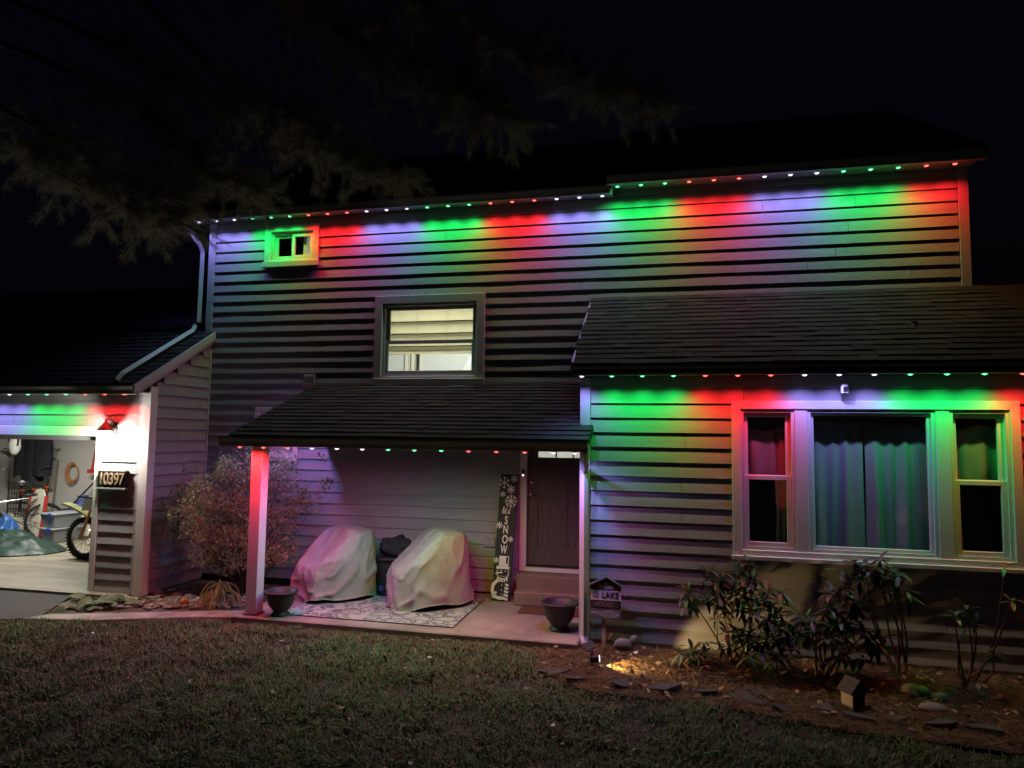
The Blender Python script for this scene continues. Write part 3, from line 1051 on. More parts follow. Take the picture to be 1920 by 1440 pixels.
MB().box(-1.80, -0.856, 8.20, 8.497, 0.081, 0.250).build('step', 'step', st, bevel=0.014)
# wall vent above the porch roof
v = part_empty('wall_vent', house)
MB().box(-5.03, -4.85, YM - 0.045, YM - 0.004, 2.81, 2.97).build('vent_hood', 'siding3', v, bevel=0.006)
for k in range(4):
    MB().box(-5.00, -4.88, YM - 0.056, YM - 0.044, 2.835 + k * 0.032, 2.847 + k * 0.032).build('louvre', 'trim', v)
# plumbing vent on the wing roof
MB().lathe([(0.05, 0), (0.055, 0.02), (0.03, 0.03), (0.03, 0.07), (0.034, 0.075), (0.001, 0.078)], (2.51, 7.6, 3.29), 14).build('vent_pipe', 'outlet', house)


# ------------------------------------------------------------------ eave light strings
LC = {'r': ((1.0, 0.018, 0.022), 13.6), 'g': ((0.012, 1.0, 0.14), 11.0), 'w': ((0.34, 0.29, 1.0), 11.5)}
PUCK = {}
for k in 'rgw':
    q = MB()
    q.lathe([(0.001, 0.012), (0.015, 0.012), (0.018, 0.004), (0.018, 0.0)], n=12, mi=0)
    q.lathe([(0.018, 0.0), (0.026, -0.002), (0.016, -0.008), (0.006, -0.013), (0.001, -0.014)], n=12, mi=1)
    PUCK[k] = q.mesh('led_puck', ['puck', 'led_' + k], smooth=True)
LAMP = {}


def led_string(name_label, spots, gain=1.0, beam=142):
    """spots: list of (x, y, z, colour)"""
    t = thing('light_string', name_label, 'light string', spots[0][:3], 0, 'coloured eave light strings')
    o = Vector(spots[0][:3])
    pts = [Vector(p[:3]) - o + Vector((0, 0, 0.016)) for p in spots]
    MB().tube(pts, 0.007, 5).build('cable', 'puck', t)
    for x, y, z, c in spots:
        p = link('led_puck', PUCK[c], t, Vector((x, y, z)) - o)
        key = (c, gain, beam)
        if key not in LAMP:
            l = bpy.data.lights.new('led_lamp', 'SPOT')
            l.color, e = LC[c]
            l.energy = e * gain
            l.spot_size = R(beam)
            l.spot_blend = 1.0
            l.shadow_soft_size = 0.012
            LAMP[key] = l
        link('led_lamp', LAMP[key], p, (0, 0, -0.03))
    return t


seq = 'wwwgggrrr'
led_string('light string under the long upper eave left of the eave step', [(-6.74 + 0.2985 * i, 8.545, 5.246, seq[i % 9]) for i in range(21)])
led_string('light string under the raised upper eave at right', [(-0.575 + 0.297 * i, 8.50, 5.340, 'gggrrrwww'[i % 9]) for i in range(14)], 1.05, 150)
led_string('light string under the low eave above the wide window', [(-0.835 + 0.309 * i, 6.975, 2.765, 'wgggrrrww'[i % 9]) for i in range(16)])
led_string('light string under the porch gutter over the covered chairs', [(-4.70 + 0.300 * i if i < 13 else -0.885, 6.82, 1.972, 'rrrwwwggg'[i % 9]) for i in range(14)], 2.0, 174)
led_string('short light string under the sloping left edge of the porch roof',
           [(-4.80, 7.72 + 0.26 * i, 2.33 + 0.095 * i, 'wwwr'[i]) for i in range(4)], 1.35, 170)
led_string('light string under the garage eave above the open door', [(-6.80 - 0.305 * i, 7.385, 2.607, 'rrrgggwww'[i % 9]) for i in range(14)])

# ------------------------------------------------------------------ garage lantern, number plate, lamp
t = thing('wall_lantern', 'dark bronze wall lantern glowing white beside the garage door', 'lantern', (-7.10, YG - 0.02, 2.05))
MB().box(-0.05, 0.05, -0.012, 0.004, 0.02, 0.20).build('back_plate', 'bronze', t, bevel=0.006)
MB().tube([(0, -0.01, 0.16), (0, -0.06, 0.23), (0, -0.12, 0.24), (0, -0.14, 0.19)], 0.011, 8).build('arm', 'bronze', t, smooth=True)
MB().lathe([(0.001, 0.235), (0.012, 0.23), (0.016, 0.20), (0.05, 0.165), (0.10, 0.10), (0.108, 0.085), (0.10, 0.084), (0.045, 0.15), (0.001, 0.155)], (0, -0.14, 0), 24).build('cap', 'bronze', t, smooth=True)
for k in range(4):
    a = math.pi / 4 + k * math.pi / 2
    MB().tube([(0.075 * math.cos(a), -0.14 + 0.075 * math.sin(a), 0.14), (0.10 * math.cos(a), -0.14 + 0.10 * math.sin(a), -0.02)], 0.006, 6).build('cage_bar', 'bronze', t)
MB().tube([(0.10 * math.cos(a), -0.14 + 0.10 * math.sin(a), -0.02) for a in np.linspace(0, 6.283, 24, endpoint=False)], 0.007, 6, closed=True).build('base_ring', 'bronze', t)
MB().blob((0, -0.14, 0.035), 0.035, 0.035, 0.05, 0, 0).build('bulb', 'lampglow', t, smooth=True)
la = bpy.data.lights.new('lantern_lamp', 'POINT')
la.energy = 66
la.color = (1.0, 0.93, 0.84)
la.shadow_soft_size = 0.05
link('lantern_lamp', la, t, (0, -0.14, -0.045))

t = thing('house_number_plate', 'black house number plate reading 10397 below the lantern', 'number plate', (-7.055, YG - 0.022, 1.50))
MB().box(-0.215, 0.215, -0.045, -0.028, -0.105, 0.105).build('plate', 'black', t, bevel=0.004)
MB().box(-0.22, 0.22, -0.050, -0.004, 0.106, 0.126).build('rail', 'outlet', t)
MB().box(-0.22, 0.22, -0.050, -0.004, -0.126, -0.106).build('rail', 'outlet', t)
for i, ch in enumerate('10397'):
    text_mesh('numeral', ch, 0.22, t, (-0.155 + i * 0.079, -0.052, 0.0), 'numeral', 0.78, extrude=0.004, bold=0.002)

fx = thing('shop_light', 'fluorescent fixture on the garage ceiling', 'light fixture', (-10.3, 9.6, 2.695))
MB().box(-0.6, 0.6, -0.08, 0.08, -0.05, 0.0).build('housing', 'white', fx)
MB().box(-0.58, 0.58, -0.05, 0.05, -0.07, -0.051).build('tube', 'lampglow', fx)
la = bpy.data.lights.new('shop_lamp', 'AREA')
la.shape = 'RECTANGLE'
la.size, la.size_y = 1.2, 0.2
la.energy = 90
la.color = (1.0, 0.97, 0.88)
link('shop_lamp', la, fx, (0, 0, -0.075))

# ------------------------------------------------------------------ garage contents
t = thing('dirt_bike', 'dirt bike with knobbly front wheel and lime fender behind the garage jamb', 'motorbike', (-9.22, 9.36, 0.045))


def wheel(parent, cx, cz, rad, w, name='wheel'):
    q = MB()
    pts = [(cx + (rad - w * .5) * math.cos(a), 0, cz + (rad - w * .5) * math.sin(a)) for a in np.linspace(0, 2 * math.pi, 40, endpoint=False)]
    q.tube(pts, w * 0.5, 8, closed=True)
    for k in range(40):
        a = 2 * math.pi * k / 40
        for s in (-1, 1):
            c = Vector((cx + (rad - 0.002) * math.cos(a), s * w * 0.28, cz + (rad - 0.002) * math.sin(a)))
            q.box(c.x - .012, c.x + .012, c.y - .012, c.y + .012, c.z - .012, c.z + .012)
    wh = q.build(name, 'rubber', parent)
    rm_ = MB().tube([(cx + (rad - w) * math.cos(a), 0, cz + (rad - w) * math.sin(a)) for a in np.linspace(0, 2 * math.pi, 32, endpoint=False)], w * .22, 6, closed=True)
    rm_.build('rim', 'steel', wh)
    sp = MB()
    for k in range(16):
        a = 2 * math.pi * k / 16
        sp.tube([(cx + .03 * math.cos(a + .3), .02 * (-1) ** k, cz + .03 * math.sin(a + .3)), (cx + (rad - w) * math.cos(a), 0, cz + (rad - w) * math.sin(a))], 0.0035, 4)
    sp.tube([(cx, -.05, cz), (cx, .05, cz)], .035, 10)
    sp.build('spokes', 'steel', wh)


wheel(t, 0.0, 0.335, 0.335, 0.085)
wheel(t, 1.38, 0.31, 0.31, 0.11)
for s_ in (-1, 1):
    MB().tube([(0, s_ * .09, .335), (.22, s_ * .09, .95)], .022, 8).build('fork_leg', 'orange', t)
q = MB()
pf = [(-.42, .90), (-.25, .86), (-.05, .78), (.12, .70), (.30, .72)]
for a, b in zip(pf, pf[1:]):
    q.add([(a[0], -.07, a[1]), (b[0], -.08, b[1]), (b[0], .08, b[1]), (a[0], .07, a[1]), (a[0], -.08, a[1] - .03), (b[0], -.09, b[1] - .03), (b[0], .09, b[1] - .03), (a[0], .08, a[1] - .03)],
          [(0, 1, 2, 3), (4, 5, 1, 0), (2, 6, 7, 3), (7, 6, 5, 4)])
q.build('fender', 'fender', t)
MB().prism([(.02, .80), (.20, .80), (.26, 1.02), (.06, 1.02)], 'y', -.12, -.105).build('number_board', 'signwhite', t)
MB().tube([(.2, -.38, 1.05), (.24, -.12, 1.0), (.24, .12, 1.0), (.2, .38, 1.05)], .014, 8).build('handlebar', 'blackplastic', t)
q = MB().prism([(.24, .95), (.60, .85), (1.1, .88), (1.75, .98), (1.7, .92), (1.1, .78), (.55, .72)], 'y', -.09, .09)
q.build('seat_and_tank', 'fender', t, bevel=.015)
MB().tube([(.24, 0, .9), (.35, 0, .4), (.8, 0, .3), (1.38, 0, .31)], .03, 8).blob((.62, 0, .45), .18, .12, .17, 3, .15).build('frame', 'blackplastic', t)


def tote(loc, label):
    t = thing('storage_tote', label, 'storage box', loc, R(-12), 'stacked clear totes in the garage')
    q = MB()
    b0, b1, h = (.17, .22), (.21, .27), .24
    q.add([(-b0[0], -b0[1], 0), (b0[0], -b0[1], 0), (b0[0], b0[1], 0), (-b0[0], b0[1], 0), (-b1[0], -b1[1], h), (b1[0], -b1[1], h), (b1[0], b1[1], h), (-b1[0], b1[1], h)],
          [(0, 3, 2, 1), (0, 1, 5, 4), (1, 2, 6, 5), (2, 3, 7, 6), (3, 0, 4, 7), (4, 5, 6, 7)])
    q.build('tub', 'tote', t, bevel=.012)
    MB().box(-.23, .23, -.29, .29, h + .001, h + .03).build('lid', 'tote', t, bevel=.008)
    MB().box(.06, .15, -.305, -.291, h - .03, h + .035).build('latch', 'blueclip', t)
    return t


tote((-11.14, 10.75, 0.046), 'lower clear plastic tote on the garage floor under another tote')
tote((-11.14, 10.75, 0.318), 'upper clear plastic tote with blue latch on top of another tote')

t = thing('sled_board', 'tall cream wooden sled board with red edges and brown lettering', 'sled', (-11.90, 10.85, 0.046), R(-8))
t.rotation_euler.x = R(-6)
q = MB()
prof = [(-.19, .0), (.19, .0), (.19, .80), (.12, .88), (.10, .93), (.0, .95), (-.10, .93), (-.12, .88), (-.19, .80)]
q.prism(prof, 'y', -.012, .012)
q.build('board', 'cream', t)
MB().box(-.235, -.192, -.03, .03, 0, .82).build('runner', 'red', t, bevel=.006)
MB().box(.192, .235, -.03, .03, 0, .82).build('runner', 'red', t, bevel=.006)
q = MB()
rnd = random.Random(5)
for row, zz in enumerate((.50, .42, .29, .22)):
    x = -.13
    while x < .12:
        w = rnd.uniform(.03, .06)
        ribbon(q, [(x, zz + rnd.uniform(-.02, .02) + .25 * (x + .13) * (row < 2)), (x + w * .3, zz + rnd.uniform(.01, .05) + .25 * (x + .13) * (row < 2)),
                   (x + w * .6, zz + rnd.uniform(-.03, .01) + .25 * (x + .13) * (row < 2)), (x + w, zz + rnd.uniform(-.01, .03) + .25 * (x + .13) * (row < 2))], .009, -.0125)
        x += w + .012
q.build('lettering', 'signbrown', t)

t = thing('garland', 'green garland with red bows draped behind the sled', 'garland', (-12.05, 11.02, 0.92))
q = MB()
rnd = random.Random(9)
core = [(-.32, 0, -.05), (-.15, 0, .04), (0, 0, .0), (.18, 0, .06), (.34, 0, .03)]
q.tube(core, .02, 5)
for k in range(700):
    u = rnd.uniform(0, 3.999)
    a, b = Vector(core[int(u)]), Vector(core[int(u) + 1])
    p = a.lerp(b, u % 1)
    d = Vector((rnd.gauss(0, 1), rnd.gauss(0, 1), rnd.gauss(0, 1))).normalized() * rnd.uniform(.05, .11)
    e = Vector((rnd.gauss(0, 1), rnd.gauss(0, 1), rnd.gauss(0, 1))).normalized() * .006
    q.add([p - e, p + e, p + d], [(0, 1, 2)])
q.build('needles', 'garland', t)
for x, z in ((-.28, .02), (0, .05), (.3, .10)):
    MB().blob((x - .025, -.06, z), .03, .02, .02, 1, .1).blob((x + .025, -.06, z), .03, .02, .02, 2, .1).box(x - .008, x + .008, -.07, -.05, z - .08, z).build('bow', 'red', t)


def pile(name, label, cat, loc, rx, ry, h, m, seed, n=46, rot=0.0):
    q = MB()
    vs = []
    for j in range(n + 1):
        for i in range(n + 1):
            u, v = 2 * i / n - 1, 2 * j / n - 1
            r_ = math.hypot(u, v)
            ang = math.atan2(v, u)
            edge = 0.80 + 0.16 * mnoise.noise(Vector((math.cos(ang) * 1.5, math.sin(ang) * 1.5, seed)))
            k = min(1.0, r_ / edge)
            f = max(0, 1 - k ** 1.5)
            z = h * f * (1 + 0.5 * mnoise.noise(Vector((u * 2, v * 2, seed + 5)))) + 0.10 * h * abs(mnoise.noise(Vector((u * 5, v * 5, seed)))) + 0.012
            z += 0.30 * h * f * max(0, 1 - 2.6 * abs(mnoise.noise(Vector((u * 3.1 + seed, v * 3.1, 1))))) ** 2 + 0.12 * h * max(0, 1 - 3 * abs(mnoise.noise(Vector((u * 7, v * 7, seed))))) ** 2 * (1 - k)
            sc_ = edge / max(r_, edge)
            vs.append((u * sc_ * rx, v * sc_ * ry, z if k < 1 else 0.004 + 0.03 * abs(mnoise.noise(Vector((u * 6, v * 6, 2))))))
    fs = [(j * (n + 1) + i, j * (n + 1) + i + 1, (j + 1) * (n + 1) + i + 1, (j + 1) * (n + 1) + i) for j in range(n) for i in range(n)]
    q.add(vs, fs)
    o = q.build(name, m, None, smooth=True)
    o.location = loc
    o.rotation_euler.z = rot
    return tag(o, label, cat)


pile('tarp', 'crumpled shiny green tarp spread on the garage floor', 'tarp', (-11.05, 9.75, 0.046), 1.25, .72, .27, 'greentarp', 3, rot=R(-8))
pile('tarp', 'blue tarp bundle behind the green tarp', 'tarp', (-11.85, 10.2, 0.046), .62, .38, .40, 'bluetarp', 8)
pile('cloth_bag', 'blue nylon bag lying on boxes by the garage wall', 'bag', (-11.25, 11.35, 0.54), .36, .24, .22, 'bluebag', 12)
t = thing('cardboard_box', 'cream box under the blue bag at the garage wall', 'box', (-11.25, 11.4, 0.046))
MB().box(-.42, .42, -.28, .28, 0, .48).build('body', 'cream', t, bevel=.01)
MB().box(-.43, .43, -.29, .29, .481, .495).build('lid', 'bluebag', t)
o = MB().box(-.26, .26, -.12, .12, 0, .36).build('packing_box', 'cream', None, bevel=.008)
o.location = (-12.42, 10.98, .046)
o.rotation_euler.z = R(10)
tag(o, 'cream carton behind the tarps left of the sled', 'box')

t = thing('hanging_coats', 'cluster of black coats hanging on the garage wall', 'coats', (-12.70, 11.60, 1.05))
for k, (x, w, z0, z1) in enumerate(((-.34, .20, .12, 1.05), (-.05, .22, .02, 1.12), (.22, .20, .15, 1.08), (.33, .14, .3, .95))):
    q = MB()
    vs = []
    nr = 12
    for j in range(nr + 1):
        tt = j / nr
        for i in range(16):
            a = 2 * math.pi * i / 16
            rr_ = w * (1.05 - .45 * tt ** 3) * (1 + .18 * math.sin(5 * a + 3 * tt + k))
            vs.append((x + rr_ * math.cos(a), -.05 * k + .55 * rr_ * math.sin(a), z0 + (z1 - z0) * tt + .02 * math.sin(3 * a + k)))
    fs = [(j * 16 + i, j * 16 + (i + 1) % 16, (j + 1) * 16 + (i + 1) % 16, (j + 1) * 16 + i) for j in range(nr) for i in range(16)]
    q.add(vs, fs)
    q.build('coat', 'coat', t, smooth=True)

t = thing('wire_rack', 'black wire rack with rows of bars below the coats', 'rack', (-12.45, 11.15, 0.046))
q = MB()
for z in np.arange(.12, 1.06, .10):
    q.tube([(-.35, -.06, z), (.30, -.06, z)], .010, 5)
for x in np.arange(-.35, .31, .065):
    q.tube([(x, -.06, .02), (x, -.06, 1.05)], .008, 5)
q.build('wire_front', 'blackplastic', t)
for x in (-.35, .30):
    for y in (-.07, .2):
        MB().tube([(x, y, 0), (x, y, 1.1)], .016, 6).build('upright', 'blackplastic', t)
for z in (.3, .62, .95):
    MB().box(-.34, .29, -.05, .2, z, z + .012).build('shelf', 'blackplastic', t)
for k, (x, z, m, lb) in enumerate(((-.2, .962, 'signwhite', 'white packet on the top shelf of the wire rack'), (.05, .632, 'steel', 'shiny tin on the middle shelf of the wire rack'),
                                   (-.15, .312, 'signwhite', 'white packet on the lowest shelf of the wire rack'))):
    o = MB().blob((0, 0, .055), .05, .05, .05, k, .3).build('packet', m, None, smooth=True)
    o.location = (-12.45 + x, 11.22, .046 + z)
    tag(o, lb, 'packet', 'packets on the wire rack')

t = thing('bicycle', 'bicycle with pale handlebar hub in front of the wire rack', 'bicycle', (-12.0, 10.55, 0.046), R(62))
wheel(t, -.48, .33, .33, .045)
wheel(t, .48, .33, .33, .045)
MB().tube([(-.48, 0, .33), (-.40, 0, .62), (.12, 0, .30), (.20, 0, .78), (-.36, 0, .72)], .016, 8).tube([(.12, 0, .30), (.48, 0, .33), (.2, 0, .70)], .012, 8).build('frame', 'steel', t)
MB().tube([(-.40, 0, .6), (-.34, 0, 1.0), (-.36, -.05, 1.32), (-.30, -.34, 1.36)], .014, 8).tube([(-.36, -.05, 1.32), (-.30, .30, 1.36)], .014, 8).build('handlebar', 'steel', t)
MB().blob((-.36, 0, 1.3), .06, .12, .09, 4, .1).build('handlebar_pad', 'cream', t, smooth=True)
MB().blob((.22, 0, .84), .13, .06, .035, 2, .1).build('saddle', 'blackplastic', t, smooth=True)
q = thing('helmet_bag', 'pale hanging bag with dark strap at the left edge of the garage view', 'bag', (-12.35, 10.75, 1.62))
MB().blob((0, 0, .22), .11, .09, .20, 2, .15).build('body', 'signwhite', q, smooth=True)
MB().tube([(-.1, -.03, .2), (-.12, -.03, .42), (0, -.03, .52), (.12, -.03, .42), (.1, -.03, .2)], .018, 6).build('strap', 'coat', q)
MB().tube([(0, 0, .5), (0, 0, 1.02)], .006, 5).build('cord', 'coat', q)
o = MB().tube([(0, 0, 0), (.02, .06, 1.47)], .016, 8).build('wooden_pole', 'polewood')
o.location = (-12.52, 11.82, .046)
tag(o, 'thin wooden pole leaning upright against the garage back wall', 'pole')
t = thing('push_broom', 'black-handled broom leaning diagonally at the garage back wall', 'broom', (-11.98, 11.7, 0.5))
MB().tube([(0, 0, 0.02), (.62, .12, .70)], .018, 8).build('handle', 'blackplastic', t)
MB().box(-.05, .05, -.12, .12, -.02, .03).build('head', 'blackplastic', t)
t = thing('ski_set', 'red and white skis hanging on the garage back wall', 'skis', (-11.46, 11.78, 1.20))
for k, (x, m) in enumerate(((-.06, 'red'), (0.02, 'signwhite'), (.09, 'red'))):
    MB().prism([(x - .03, .08), (x + .03, .08), (x + .18, 1.1), (x + .12, 1.1)], 'y', -.02 - .012 * k, -.01 - .012 * k).build('ski', m, t)
MB().box(-.12, .10, -.07, -.05, .06, .14).build('strap', 'red', t)
t = thing('hanging_bundle', 'teal and pink cloth bundle hanging beside the skis', 'bundle', (-11.18, 11.72, 1.05))
MB().blob((0, 0, .62), .15, .08, .42, 3, .3).build('cloth', 'teal', t, smooth=True)
MB().blob((.02, -.03, .25), .10, .07, .09, 4, .3).build('scarf', 'pink', t, smooth=True)
MB().blob((-.02, 0, .10), .16, .09, .13, 6, .3).build('pouch', 'coat', t, smooth=True)
t = thing('power_tool_case', 'pale plastic case on the floor beside the dirt bike', 'case', (-10.05, 10.6, 0.046))
MB().box(-.22, .22, -.15, .15, 0, .30).build('body', 'cream', t, bevel=.03)
MB().box(-.20, .20, -.13, .13, .301, .62).build('upper_case', 'plasticgrey', t, bevel=.03)
MB().tube([(-.08, 0, .61), (-.08, 0, .70), (.08, 0, .70), (.08, 0, .61)], .015, 6).build('handle', 'signwhite', t)

t = thing('wall_shelf', 'grey shelf with cans and cartons on the garage back wall', 'shelf', (-13.0, 11.75, 1.72))
MB().box(-.6, .5, -.18, .18, 0, .025).build('board', 'polewood', t)
for x in (-.5, .4):
    MB().prism([(-.16, -.01), (.18, -.01), (.18, -.22)], 'x', x - .012, x + .012).build('bracket', 'steel', t)
rnd = random.Random(71)
CAN = ['white can first on the garage shelf', 'blue can second on the garage shelf', 'red can third on the garage shelf', 'cream can fourth on the garage shelf', 'grey can last on the garage shelf']
for k, lb in enumerate(CAN):
    o = MB().lathe([(.001, 0), (.055, 0), (.06, .006), (.06, .15), (.055, .156), (.05, .15), (.001, .15)], n=16).build('paint_can', ['signwhite', 'bluebag', 'red', 'cream', 'steel'][k], None)
    o.location = (-13.4 + k * .19, 11.70 + rnd.uniform(-.04, .04), 1.746)
    tag(o, lb, 'paint can', 'paint cans on the garage shelf')
for k, (x, y, z, w, h, m, lb) in enumerate(((-12.95, 11.3, .046, .30, .42, 'cream', 'tall cream carton at the back left of the garage'), (-13.3, 10.9, .046, .26, .34, 'signwhite', 'white carton at the far left of the garage'),
                                            (-10.65, 11.55, .046, .28, .55, 'bluebag', 'blue crate against the garage back wall'))):
    t = thing('storage_carton', lb, 'box', (x, y, z), R(8 * k - 6))
    MB().box(-w, w, -.2, .2, 0, h).build('body', m, t, bevel=.008)
    MB().box(-w - .008, w + .008, -.208, .208, h - .06, h + .004).build('lid', 'plasticgrey' if k == 2 else m, t, bevel=.004)
    MB().box(-.10, .10, -.212, -.209, h * .35, h * .6).build('label_sticker', 'signwhite' if m != 'signwhite' else 'red', t)
t = thing('shovel', 'snow shovel standing against the garage back wall', 'shovel', (-11.05, 11.86, .046))
MB().tube([(0, 0, .35), (.05, .03, 1.4)], .014, 8).build('handle', 'polewood', t)
MB().prism([(-.18, 0), (.18, 0), (.16, .40), (-.16, .40)], 'y', -.02, -.006).build('blade', 'bluetarp', t, bevel=.004)
t = thing('extension_cord', 'coiled orange extension cord hanging on the garage back wall', 'cord', (-12.1, 11.90, 1.25))
q = MB()
for k in range(5):
    q.tube([((.11 + .012 * k) * math.cos(a), -.015 - .012 * k, (.16 + .015 * k) * math.sin(a)) for a in np.linspace(0, 6.283, 26, endpoint=False)], .007, 5, closed=True)
kind(q.build('coil', 'orange', t, smooth=True), 'stuff')
MB().tube([(0, .05, .18), (0, -.06, .17), (0, -.08, .20)], .006, 6).build('hook', 'steel', t)

# ------------------------------------------------------------------ porch things
rug = MB().box(-1.02, 1.02, -.64, .64, 0, .008).build('area_rug', 'rug', None)
rug.location = (-3.24, 7.72, .082)
tag(rug, 'grey and ivory floral outdoor rug under the covered chairs', 'rug')
MB().box(1.02, 1.032, -.64, .64, 0, .009).box(-1.032, -1.02, -.64, .64, 0, .009).box(-1.032, 1.032, -.652, -.64, 0, .009).box(-1.032, 1.032, .64, .652, 0, .009).build('binding', 'slate', rug)
t = thing('doormat', 'small dark red-brown doormat in front of the door steps', 'doormat', (-1.32, 8.02, .082))
MB().box(-.36, .36, -.165, .165, 0, .012).build('mat', 'mat', t, bevel=.004)
MB().tube([(.1 + .11 * math.cos(a), .07 * math.sin(a), .013) for a in np.linspace(0, 6.28, 20, endpoint=False)], .007, 5, closed=True).build('printed_ring', 'signtan', t)


def chair_cover(loc, rot, label, seed, hb, hf):
    rnd = random.Random(seed)
    q = MB()
    a, b = .465, .475
    nt_, nr, nc = 110, 30, 14
    ph = rnd.uniform(0, 6)
    vs = []

    def topz(x, y):
        s = min(1, max(0, (y / b + 0.95) / 1.25))
        s = s * s * (3 - 2 * s)
        arm = 0.06 * (abs(x) / a) ** 2 * (1 - s)
        return hf + (hb - hf) * s + arm
    for j in range(nr + 1):
        t_ = j / nr
        for i in range(nt_):
            th = 2 * math.pi * i / nt_
            c_, s_ = math.cos(th), math.sin(th)
            e = 0.78
            x0 = a * math.copysign(abs(c_) ** e, c_)
            y0 = b * math.copysign(abs(s_) ** e, s_)
            k = 1.03 - 0.03 * t_ - 0.12 * t_ ** 5
            fold = (1 - t_) ** 0.8 * (0.05 * math.sin(5 * th + ph + 1.5 * math.sin(2 * th + seed)) + 0.035 * mnoise.noise(Vector((c_ * 3, s_ * 3, seed + t_ * 1.5))))
            rg = 1 - abs(mnoise.noise(Vector((c_ * 2.2 + t_ * 1.8, s_ * 2.2 - t_ * 1.2, seed * 2.3 + t_ * 1.1)))) * 2.2
            crease = 0.085 * max(0, rg) ** 5 * (1 - 0.6 * t_) + 0.02 * mnoise.noise(Vector((c_ * 5 + t_ * 4, s_ * 5, seed * 2.3 + t_ * 3)))
            k += fold + crease
            x, y = x0 * k, y0 * k
            zt = topz(x0, y0)
            hem = 0.03 + 0.035 * math.sin(2 * th + seed) + 0.02 * math.sin(5 * th + ph)
            z = hem + (zt - 0.045 - hem) * (1 - (1 - t_) ** 1.25)
            vs.append((x, y, z))
    for j in range(1, nc + 1):
        t_ = j / nc
        for i in range(nt_):
            th = 2 * math.pi * i / nt_
            c_, s_ = math.cos(th), math.sin(th)
            e = 0.78 + 0.22 * t_
            rr_ = 0.85 * (1 - t_)
            x = a * math.copysign(abs(c_) ** e, c_) * rr_
            y = b * math.copysign(abs(s_) ** e, s_) * rr_
            z = topz(x, y) - 0.045 * max(0, 1 - t_ * 1.6) ** 2 + 0.02 * mnoise.noise(Vector((x * 7, y * 7, seed))) - 0.03 * math.sin(math.pi * t_) * (1 if y < 0 else .3)
            vs.append((x, y, z))
    n_rows = nr + 1 + nc
    fs = [(j * nt_ + i, j * nt_ + (i + 1) % nt_, (j + 1) * nt_ + (i + 1) % nt_, (j + 1) * nt_ + i) for j in range(n_rows - 1) for i in range(nt_)]
    q.add(vs, fs)
    o = thing('covered_chair', label, 'covered chair', loc, rot, 'covered patio chairs on the porch')
    q.build('cover', 'cover', o, smooth=True)
    MB().tube([Vector(p) for p in vs[:nt_]], .009, 5, closed=True).build('hem', 'cover', o, smooth=True)
    k1 = (nr + 1) * nt_
    seam = [vs[j * nt_ + int(nt_ * .25)] for j in range(2, nr + 1)] + [vs[(nr + j) * nt_ + int(nt_ * .25)] for j in range(1, nc)]
    seam += [vs[(nr + j) * nt_ + int(nt_ * .75)] for j in range(nc - 1, 0, -1)] + [vs[j * nt_ + int(nt_ * .75)] for j in range(nr, 1, -1)]
    MB().tube(seam, .005, 5).build('seam', 'cover', o, smooth=True)
    for sx in (-.28, .28):
        for sy in (-.28, .28):
            MB().box(sx - .025, sx + .025, sy - .025, sy + .025, 0, .18).build('leg', 'blackplastic', o)
    return o


chair_cover((-4.12, 8.10, .083), R(-42), 'covered patio chair nearest the corner post, pinkish light on its canvas', 2, .86, .46)
chair_cover((-2.86, 8.06, .092), R(-58), 'tan covered patio chair nearest the snow sign', 7, .88, .48)

t = thing('deck_bin', 'black round bin between the two covered chairs', 'bin', (-3.48, 8.34, .092))
MB().lathe([(.001, .0), (.17, .0), (.175, .02), (.185, .40), (.19, .43), (.20, .435), (.20, .47), (.001, .485)], n=28).build('body', 'blackplastic', t, smooth=True)
MB().lathe([(.205, .44), (.21, .45), (.205, .47), (.19, .475)], n=28).build('lid_ring', 'black', t, smooth=True)
_c = MB().lathe([(.001, 0), (.035, 0), (.035, .006), (.001, .008)], n=16).build('badge', 'bluebag', t)
_c.location = (-.03, -.186, .10)
_c.rotation_euler = (R(90), 0, 0)
o = MB().blob((0, 0, .10), .23, .17, .13, 5, .45, 22, 14, fr=2.6).build('black_bag', 'coat', None, smooth=True)
o.location = (-3.40, 8.36, .585)
tag(o, 'crumpled black bag lying on top of the black bin', 'bag')


def planter(loc, label, s=1.0):
    t = thing('planter', label, 'plant pot', loc, 0, 'grey urn planters on the porch')
    MB().lathe([(.001, 0), (.115, 0), (.12, .012), (.105, .03), (.085, .045), (.10, .065), (.15, .13), (.172, .21), (.178, .265), (.195, .275), (.215, .285), (.218, .305), (.20, .312), (.175, .30), (.165, .24), (.001, .235)], n=32).build('urn', 'pot', t, smooth=True)
    MB().lathe([(.001, .25), (.10, .256), (.16, .248)], n=24).build('soil', 'potsoil', t, smooth=True)
    q = MB()
    rnd = random.Random(int(loc[0] * 100))
    for k in range(14):
        a, r_ = rnd.uniform(0, 6.28), rnd.uniform(0, .12)
        p = Vector((r_ * math.cos(a), r_ * math.sin(a), .25))
        q.tube([p, p + Vector((rnd.uniform(-.05, .05), rnd.uniform(-.05, .05), rnd.uniform(.01, .05)))], .004, 4)
    q.build('dry_stems', 'stembrown', t)
    t.scale = (s, s, s)
    return t


planter((-4.25, 7.06, .082), 'dark grey urn planter at the foot of the porch post', .88)
planter((-1.10, 7.32, .082), 'dark grey urn planter on the bare concrete near the door', .96)

# snow sign
t = thing('snow_sign', 'tall black porch sign reading let it SNOW with snowman and snowflakes', 'sign', (-2.0, 8.37, .083))
t.rotation_euler = (R(-10.6), R(1.0), 0)
MB().box(-.115, .115, -.012, .012, 0, 1.58).build('board', 'signblack', t, bevel=.003)
def snowflake_part(*a):
    q = MB()
    snowflake(q, *a)
    q.build('snowflake', 'signwhite', t)


